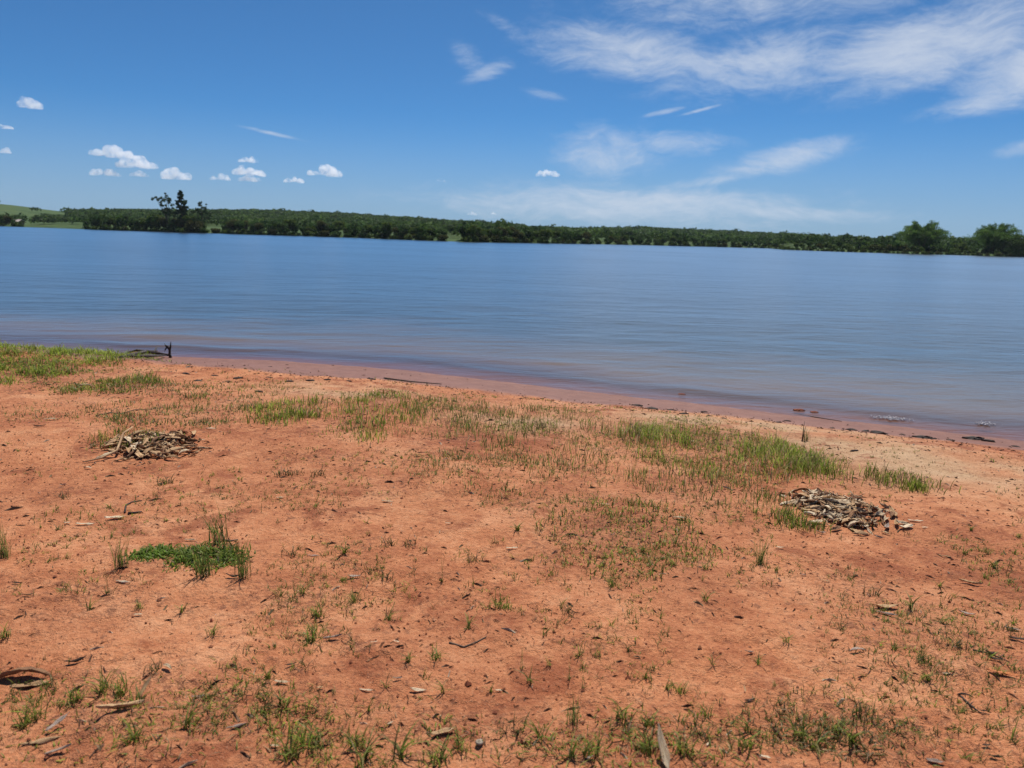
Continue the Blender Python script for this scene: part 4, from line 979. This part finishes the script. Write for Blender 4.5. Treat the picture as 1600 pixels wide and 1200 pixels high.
LLAB = {'pale': 'small pale bleached leaf lying alone near ', 'tan': 'small tan dry leaf lying alone near ', 'brown': 'small curled brown leaf lying alone near ',
        'grey': 'small greyish dry leaf lying alone near ', 'dark': 'blackened leaf scrap lying alone near '}
def leaf(u, v, px, ang_, colr, shape=None, label=None, tilt=0.0, roll=0.0, name='dry_leaf'):
    """px: length in the photograph; ang_: heading on the ground in degrees"""
    p = hit_ground(u, v); dist = math.sqrt(p[0] ** 2 + p[1] ** 2 + (EYE - p[2]) ** 2); L = px / FPX * dist * 0.95
    o = link(bpy.data.objects.new(name, LEAF[colr, rl.randrange(8) if shape is None else shape])); o.scale = (L, L * .72, L * .8)
    nrm = ground_n(p[0], p[1]); q = Vector((0, 0, 1)).rotation_difference(nrm)
    m_ = q.to_matrix() @ Matrix.Rotation(R(ang_), 3, 'Z') @ Matrix.Rotation(R(-tilt), 3, 'Y') @ Matrix.Rotation(R(roll), 3, 'X')
    o.rotation_euler = m_.to_euler(); o.location = (p[0], p[1], p[2] + 0.005 + abs(math.sin(R(tilt))) * L * 0.45)
    return tag(o, label or LLAB[colr] + near_what(p), 'leaf', None if label else LEAF_GROUP)
leaf(38, 1062, 68, 8, 'brown', 6, 'large dark brown curled leaf arched over its own shadow, beside weedy soil', roll=-25)
leaf(48, 1072, 50, 12, 'tan', 0, 'tan leaf lying under the large dark arched leaf')
leaf(185, 1105, 40, 50, 'brown', 1, 'dark folded brown leaf in green weeds, next to a twisted dry leaf', roll=20)
leaf(188, 1118, 62, 38, 'tan', 4, 'long twisted tan leaf with a stalk beside the dark folded leaf')
leaf(227, 1085, 34, 75, 'tan', 0, 'upright tan leaf tip standing in the weeds', tilt=35)
leaf(93, 1138, 34, 40, 'grey', 3, 'broad grey leaf folded upward in the weeds', tilt=20)
leaf(65, 1160, 46, 25, 'tan', 7, 'flat tan leaf below the broad folded grey leaf')
leaf(92, 1180, 32, 35, 'grey', 4, 'narrow grey leaf touching a small yellow leaf')
leaf(95, 1190, 13, 10, 'yellow', 0, 'small yellow leaf in the weeds under dry leaves')
leaf(262, 1048, 22, -30, 'pale', 6, 'small pale arched leaf on bare soil above the weeds')
leaf(120, 1038, 32, 15, 'dark', 2, 'thin dark curled leaf strip lying on crumbly soil')
leaf(693, 1148, 40, 20, 'tan', 3, 'large pale leaf with a black shadow near a small round snail shell')
leaf(653, 1084, 28, -4, 'pale', 1, 'white boat shaped leaf on open soil')
leaf(572, 1077, 22, -10, 'pale', 0)
leaf(622, 1068, 18, 0, 'grey', 2); leaf(441, 1068, 26, -8, 'pale', 3); leaf(520, 1000, 30, 15, 'grey', 4); leaf(455, 1040, 18, 15, 'dark', 1)
leaf(554, 905, 24, -15, 'grey', 1, 'cupped pinkish grey leaf beside dead twigs on the soil'); leaf(490, 869, 18, 5, 'grey', 7)
leaf(605, 784, 20, -3, 'pale', 0); leaf(438, 781, 13, 20, 'pale', 3); leaf(800, 860, 20, 2, 'pale', 0)
leaf(1062, 812, 26, -6, 'pale', 5, 'pale leaf lying among the short green weeds'); leaf(1385, 952, 36, -2, 'tan', 1, 'pale pointed leaf, upper of two lying side by side')
leaf(1386, 963, 28, -22, 'grey', 7, 'grey pointed leaf, lower of two lying side by side'); leaf(1340, 1021, 26, 4, 'grey', 6, 'grey humped leaf alone on open bare soil')
leaf(1515, 916, 30, -20, 'tan', 4); leaf(1510, 960, 22, -25, 'grey', 1); leaf(1583, 986, 22, -20, 'grey', 3, 'grey cupped leaf above a black leaf scrap'); leaf(1588, 1002, 22, -20, 'dark', 1, 'black leaf scrap below a grey cupped leaf')
leaf(1548, 1023, 22, -15, 'dark', 2); leaf(1555, 1032, 20, -20, 'dark', 1); leaf(1508, 1087, 20, -18, 'dark', 6); leaf(1535, 1116, 14, -25, 'dark', 2)
leaf(1568, 1057, 40, -20, 'orange', 0, 'fresh orange leaf lying flat on the red soil'); leaf(1478, 1055, 13, 5, 'pale', 3); leaf(1540, 1172, 14, 3, 'dark', 1)
leaf(1460, 1194, 24, -10, 'grey', 3); leaf(1555, 1188, 20, -10, 'dark', 2); leaf(1170, 1022, 16, -8, 'grey', 2); leaf(1163, 1083, 13, 85, 'tan', 0, tilt=30); leaf(1170, 1104, 20, 20, 'dark', 1)
leaf(1034, 1186, 66, 98, 'pale', 0, 'long tan leaf standing upright out of the weeds', tilt=36)
leaf(1196, 1190, 16, -20, 'pale', 3); leaf(1105, 1170, 10, 60, 'pale', 3); leaf(922, 1188, 16, 40, 'grey', 6); leaf(1030, 1055, 10, 5, 'dark', 1)
leaf(364, 906, 26, -8, 'dark', 2, 'dark curled leaf at the foot of a splayed grass tussock'); leaf(27, 912, 16, 0, 'dark', 1); leaf(44, 935, 20, 15, 'brown', 2); leaf(193, 912, 24, -12, 'pale', 7)
leaf(133, 822, 25, 12, 'pale', 0, 'pale leaf beside a second pale leaf near a green sprout'); leaf(180, 812, 28, 20, 'pale', 3, 'crumpled pale leaf near a short dark twig'); leaf(106, 821, 10, 0, 'pale', 3); leaf(178, 893, 12, 0, 'brown', 1)
leaf(217, 966, 14, 0, 'pale', 3); leaf(138, 733, 12, 0, 'pale', 6, 'small round pale leaf in front of the leaf heap'); leaf(330, 672, 16, 5, 'pale', 5); leaf(298, 846, 18, -2, 'pale', 7)
leaf(1218, 858, 14, -8, 'pale', 1); leaf(1283, 835, 16, -18, 'grey', 2, 'grey curled leaf just in front of the thick leaf mound'); leaf(1475, 874, 20, 2, 'tan', 0); leaf(1430, 815, 22, -4, 'pale', 0, 'pale leaf beside the tapering end of the leaf mound')
leaf(1445, 826, 10, 0, 'pale', 3); leaf(1382, 871, 10, -40, 'dark', 1); leaf(1345, 845, 12, 0, 'brown', 2); leaf(1255, 901, 10, 0, 'grey', 7); leaf(1290, 910, 14, -20, 'tan', 0); leaf(620, 1010, 12, -20, 'pale', 3)
leaf(585, 1010, 12, 10, 'pale', 0); leaf(780, 1083, 14, 10, 'pale', 3); leaf(500, 1080, 12, 20, 'tan', 3); leaf(610, 1130, 12, 50, 'pale', 3); leaf(310, 1088, 20, 5, 'grey', 0); leaf(370, 1140, 28, 25, 'grey', 7); leaf(430, 1175, 16, 0, 'pale', 3)
leaf(80, 658, 20, 15, 'pale', 5, 'pale leaf in the dark debris streak behind the leaf heap'); leaf(62, 668, 16, 25, 'dark', 1); leaf(130, 603, 26, 3, 'pale', 7, 'pale stick-like leaf in front of the lush grass bank')
leaf(1082, 691, 10, 0, 'pale', 3, 'tiny pale leaf caught in the tall green grass'); leaf(946, 790, 14, 0, 'pale', 0); leaf(700, 820, 10, 0, 'pale', 3)

# two heaps of raked leaves
def heap(u, v, ru, rv, hgt, n, seed, label, cols, lpx):
    c = hit_ground(u, v); a, b = px_axes(u, v, ru, rv); r = random.Random(seed); g_ = np.random.default_rng(seed)
    e = tag(empty('leaf_heap', tuple(c)), label, 'leaf heap', 'heaps of dry leaves on the red soil')
    b = b * 0.85
    def mound(x, y): return hgt * max(0.0, 1 - (x / a) ** 2 - (y / b) ** 2) ** 0.8 * (0.75 + 0.5 * float(vnoise(np.array(x * 5.), np.array(y * 5.), seed) + .5))
    # dark rotting core
    nn = 26; vs = []; 
    for j in range(nn):
        for i in range(nn):
            x = (i / (nn - 1) * 2 - 1) * a; y = (j / (nn - 1) * 2 - 1) * b
            z = float(ground_z(np.array(c[0] + x), np.array(c[1] + y))) - c[2] + mound(x, y) * .6 - 0.014
            vs.append((x, y, z))
    np_obj('rotting_core', vs, grid_faces(nn, nn), mat=LEAFM['dark'], parent=e)
    dist = math.sqrt(c[0] ** 2 + c[1] ** 2 + (EYE - c[2]) ** 2)
    for k in range(n):
        an = r.uniform(0, 6.283); q = math.sqrt(r.random()) * 0.98 if r.random() < .8 else r.uniform(.85, 1.42); x, y = math.cos(an) * q * a, math.sin(an) * q * b
        L = r.uniform(.45, 1.45) * lpx / FPX * dist
        if r.random() < .35: L *= .5
        z = float(ground_z(np.array(c[0] + x), np.array(c[1] + y))) - c[2] + mound(x, y) * r.uniform(.75, 1.08) + 0.004
        o = link(bpy.data.objects.new('leaf', LEAF[r.choice(cols), r.randrange(8)]), e); o.location = (x, y, z); o.scale = (L, L * r.uniform(.4, .9), L)
        nrm = Vector((x / a ** 2 * hgt * 1.2, y / b ** 2 * hgt * 1.2, 1)).normalized(); qd = Vector((0, 0, 1)).rotation_difference(nrm).to_matrix()
        o.rotation_euler = (qd @ Matrix.Rotation(r.uniform(0, 6.283), 3, 'Z') @ Euler((r.gauss(0, .34), r.gauss(0, .20), 0)).to_matrix()).to_euler()
    return e, c, a, b
h1 = heap(236, 697, 70, 20, 0.030, 295, 3, 'low wide heap of dry leaves with a curved dry stem hanging out', ['pale', 'tan', 'brown', 'tan', 'tan', 'tan', 'brown'], 24)
stem = [(-.10, -.06, .16), (-.12, -.16, .14), (-.10, -.30, .05), (-.15, -.42, .02), (-.24, -.50, .012)]
h1c = h1[1]
sv, sq, stt = tube([(p[0], p[1], p[2] + float(ground_z(np.array(h1c[0] + p[0]), np.array(h1c[1] + p[1]))) - h1c[2]) for p in stem], [.007, .009, .009, .007, .004], 6)
np_obj('curved_stem', sv, [sq, stt], mat=LEAFM['tan'], parent=h1[0])
h2 = heap(1308, 797, 58, 26, 0.040, 295, 4, 'thick mound of broad bleached leaves tapering onto the bare soil', ['pale', 'pale', 'tan', 'brown', 'tan', 'brown', 'pale'], 24)
for (u, v) in [(1225, 788), (1400, 822), (1415, 826), (1385, 827), (1240, 778), (1275, 818)]:
    p = hit_ground(u, v); o = link(bpy.data.objects.new('leaf', LEAF[rl.choice(['pale', 'tan', 'grey']), rl.randrange(8)]), h2[0])
    o.location = tuple(p - h2[1] + np.array([0, 0, .004])); o.scale = (.11, .11, .11); o.rotation_euler = (0, 0, rl.uniform(0, 6.28))

# snail shell
p = hit_ground(748, 1171); vs = []; nu, nv = 40, 8
for i in range(nu + 1):
    t = i / nu; an = t * 4.4 * math.pi; rr_ = 0.016 * (0.18 + 0.82 * t ** 1.3); tr_ = 0.0085 * (0.2 + 0.8 * t)
    for j in range(nv):
        b = 2 * math.pi * j / nv; vs.append((math.cos(an) * (rr_ + tr_ * math.cos(b)) * .8, math.sin(an) * (rr_ + tr_ * math.cos(b)) * .8, tr_ * math.sin(b) + 0.010 * (1 - t)))
f = [(i * nv + j, i * nv + (j + 1) % nv, (i + 1) * nv + (j + 1) % nv, (i + 1) * nv + j) for i in range(nu) for j in range(nv)]
o = np_obj('snail_shell', vs, np.array(f), mat=plain('shell', (.22, .17, .12), (.46, .38, .28), 60)); o.scale = (.8, .8, .7); o.location = (p[0], p[1], p[2] + .008)
tag(o, 'small round pale snail shell lying in the weeds', 'shell')

# twigs on the soil
def twig(pts, rad, label, name='twig', group=None, mat=M_DARKWOOD, side=()):
    g3 = [hit_ground(u, v) for u, v in pts]; c = g3[0]
    path = [p - c + np.array([0, 0, rad * .8]) for p in g3]
    tb = [tube([tuple(p) for p in path], np.linspace(rad, rad * .45, len(path)), 6)]
    for (i, du, dv, hz) in side:
        q = hit_ground(pts[i][0] + du, pts[i][1] + dv) - c; tb.append(tube([tuple(path[i]), tuple((path[i] + q) / 2 + np.array([0, 0, hz * .6])), tuple(q + np.array([0, 0, hz]))], [rad * .6, rad * .45, rad * .2], 5))
    v, f = join_tubes(tb); o = np_obj(name, v, f, mat=mat); o.location = tuple(c)
    return tag(o, label, 'twig', group)
twig([(200, 804), (212, 802), (222, 801)], .008, 'short straight dark twig near a crumpled pale leaf')
twig([(348, 846), (360, 848), (372, 846)], .006, 'short brown twig at the foot of the tall thin tussock', mat=M_BARK)
twig([(195, 802), (197, 790), (205, 785), (222, 782)], .006, 'bent dark twig behind the short straight twig')
twig([(702, 1005), (725, 1012), (745, 1006), (760, 1000)], .004, 'thin bowed twig between two spreading weeds', mat=M_BARK)
twig([(1498, 1083), (1515, 1105), (1530, 1116), (1545, 1122)], .004, 'thin dark vine trailing from a black leaf scrap', side=((1, 6, -4, .01),))
twig([(1520, 1015), (1545, 1021), (1562, 1028), (1577, 1036)], .004, 'branching dark twig among black leaf scraps', side=((1, 10, 8, .02), (2, 8, -6, .01)))
twig([(600, 592), (640, 597), (690, 601)], .012, 'long dark twig washed up on the wet beach')
twig([(1240, 646), (1270, 652), (1315, 659)], .008, 'long thin stick lying along the wet sand by the swash')
twig([(150, 650), (172, 646), (190, 647), (212, 641), (230, 641), (260, 636)], .005, 'dry grey stick in the debris streak behind the leaf heap', mat=M_BARK, side=((1, 14, -6, .03), (2, 12, 5, .02)))
p = hit_ground(1255, 690); twig([(1253, 690), (1254, 688)], .008, 'dark upright stalk standing in the thick tall grass tussock', side=((0, 1, -2, .20), (1, 3, 0, .15)), name='dark_stalk')

# driftwood at the waterline, with a dead forked stump
def driftwood():
    c = hit_ground(225, 557); e = tag(empty('driftwood', tuple(c)), 'dark driftwood branch at the waterline with an upright forked end', 'driftwood')
    def P(u, v, z): q = hit_ground(u, v) - c; return (q[0], q[1], q[2] + z)
    def part(name, tubes): v, f = join_tubes(tubes); return np_obj(name, v, f, mat=M_DARKWOOD, parent=e)
    part('branch', [tube([P(188, 560, .02), P(205, 558, .05), P(228, 556, .07), P(250, 557, .05), P(266, 558, .03)], [.016, .024, .028, .024, .016])])
    part('branch', [tube([P(200, 553, .03), P(214, 552, .06), P(226, 554, .06), P(246, 553, .05)], [.012, .018, .02, .012])])
    part('branch', [tube([P(205, 559, .02), P(235, 560, .05), P(258, 558, .03)], [.02, .022, .012]), tube([P(240, 556, .04), P(247, 552, .14)], [.02, .008])])
    part('forked_stump', [tube([P(267, 559, -.03), P(265.5, 559, .06), P(266, 559, .13), P(263, 559, .19), P(259, 559, .22)], [.028, .022, .02, .015, .006]),
                          tube([P(266, 559, .12), P(267.5, 559, .19), P(268.5, 559, .27)], [.018, .014, .005]), tube([P(262, 559, .18), P(259, 559, .14), P(258, 559, .10)], [.013, .01, .005]),
                          tube([P(266, 559, .15), P(261, 559, .17), P(258.5, 559, .24)], [.014, .01, .004])])
driftwood()

# clods of dark weed and rotten wood thrown up along the waterline
def clod_mesh(seed):
    rs_ = np.random.default_rng(seed); bm = bmesh.new(); bmesh.ops.create_icosphere(bm, subdivisions=3, radius=1)
    for v in bm.verts:
        p = v.co; q = 1 + 0.55 * float(fbm(np.array(p.x * 2.2 + seed), np.array(p.y * 2.2 + p.z * 1.7), seed, 3)); v.co = Vector((p.x * 1.0 * q, p.y * .55 * q, max(-.1, p.z * .32 * q)))
    me = bpy.data.meshes.new('debris_clod'); bm.to_mesh(me); bm.free(); me.materials.append(M_DARKWOOD); return me
CLOD = [clod_mesh(i) for i in range(5)]
for (u, v, pw) in [(1330, 672, 16), (1352, 674, 14), (1372, 677, 22), (1410, 679, 8), (1440, 684, 24), (1458, 686, 10), (1485, 688, 10), (1520, 686, 26), (1545, 690, 18), (1300, 669, 8), (1230, 658, 10),
                   (1215, 660, 12), (1587, 698, 10), (1335, 705, 14), (995, 634, 16), (1018, 639, 20), (1048, 641, 12), (1068, 647, 14), (1100, 644, 10), (1108, 651, 9), (1130, 655, 10), (372, 593, 14), (356, 597, 10),
                   (452, 597, 12), (485, 595, 16), (512, 594, 12), (545, 596, 10), (580, 593, 14), (405, 612, 14), (420, 590, 10), (448, 570, 5), (520, 571, 5), (570, 578, 4), (310, 596, 14), (335, 588, 10), (290, 585, 12), (422, 573, 5)]:
    p = hit_ground(u, v); dist = math.hypot(p[0], p[1]); L = pw / FPX * dist * .5
    o = link(bpy.data.objects.new('debris_clod', rl.choice(CLOD))); o.location = (p[0], p[1], p[2] + L * .05); o.scale = (L, L * .8, L * .8); o.rotation_euler = (0, 0, rl.uniform(-.5, .5))
    tag(o, 'dark clod of washed up weed ' + ('beyond the thick tall grass' if u > 1290 else 'between the two flat red stones and the grass' if u > 1190 else 'behind the tall upright grass' if u > 900
            else 'between the driftwood and the long dark twig' if u > 340 else 'in front of the driftwood'), 'debris', 'debris clods along the beach')
# flat red stones half under the swash
for (u, v, pw, lab) in [(1248, 641, 17, 'flat red stone at the water edge, larger of two'), (1272, 644, 12, 'flat red stone at the water edge, smaller of two'), (1065, 616, 12, 'orange stone showing through the shallow swash')]:
    q = hit_plane(u, v, ZW); L = pw / FPX * math.hypot(*q) * .5
    o = link(bpy.data.objects.new('red_stone', CLOD[2].copy())); o.data.materials[0] = plain('red_stone', (.22, .06, .03), (.40, .13, .06), 20)
    o.location = (q[0], q[1], ZW - .005); o.scale = (L, L, L); tag(o, lab, 'stone')

# foam left by two small breaking wavelets
M_FOAM = plain('foam', (0.40, 0.36, 0.36), (0.58, 0.55, 0.56), 60, 0.7)
for (u, v, pw, n_, lab) in [(1392, 655, 58, 150, 'long white foam streak on a wavelet breaking at the beach'), (1540, 664, 22, 60, 'short white foam spot on a wavelet near the dark clods')]:
    q = hit_plane(u, v, ZW); Lh = pw / FPX * math.hypot(*q) * .5; rs_ = np.random.default_rng(u); tang = np.array([0.97, -0.24])
    V = []; F = []
    b6 = oc
    for k in range(n_):
        t = rs_.normal(0, .5) * Lh; w_ = rs_.normal(0, .05); r_ = rs_.uniform(.006, .015)
        V.append(b6 * np.array([r_ * 1.8, r_ * 1.2, r_ * .45]) + np.array([tang[0] * t - tang[1] * w_, tang[1] * t + tang[0] * w_, .016 + rs_.uniform(-.004, .005)]))
        F.append(np.array([(0, 2, 4), (2, 1, 4), (1, 3, 4), (3, 0, 4), (2, 0, 5), (1, 2, 5), (3, 1, 5), (0, 3, 5)]) + 6 * k)
    o = np_obj('foam_patch', np.concatenate(V), np.concatenate(F), mat=M_FOAM); o.location = (q[0], q[1], ZW)
    tag(o, lab, 'foam'); o['kind'] = 'stuff'

# the air over the lake
hz = box('haze', -1900, 1900, -320, 1900, -9.0, 80.0, None, None); hz['kind'] = 'stuff'
m_haze, n = material('haze'); va = n('ShaderNodeVolumePrincipled'); va.inputs['Color'].default_value = (0.80, 0.90, 1.0, 1); va.inputs['Density'].default_value = 0.00004; va.inputs['Anisotropy'].default_value = 0.2
n('ShaderNodeOutputMaterial', ins={'Volume': va.outputs[0]}); hz.data.materials.append(m_haze)
tag(hz, 'thin summer haze in the air over the lake', 'haze')
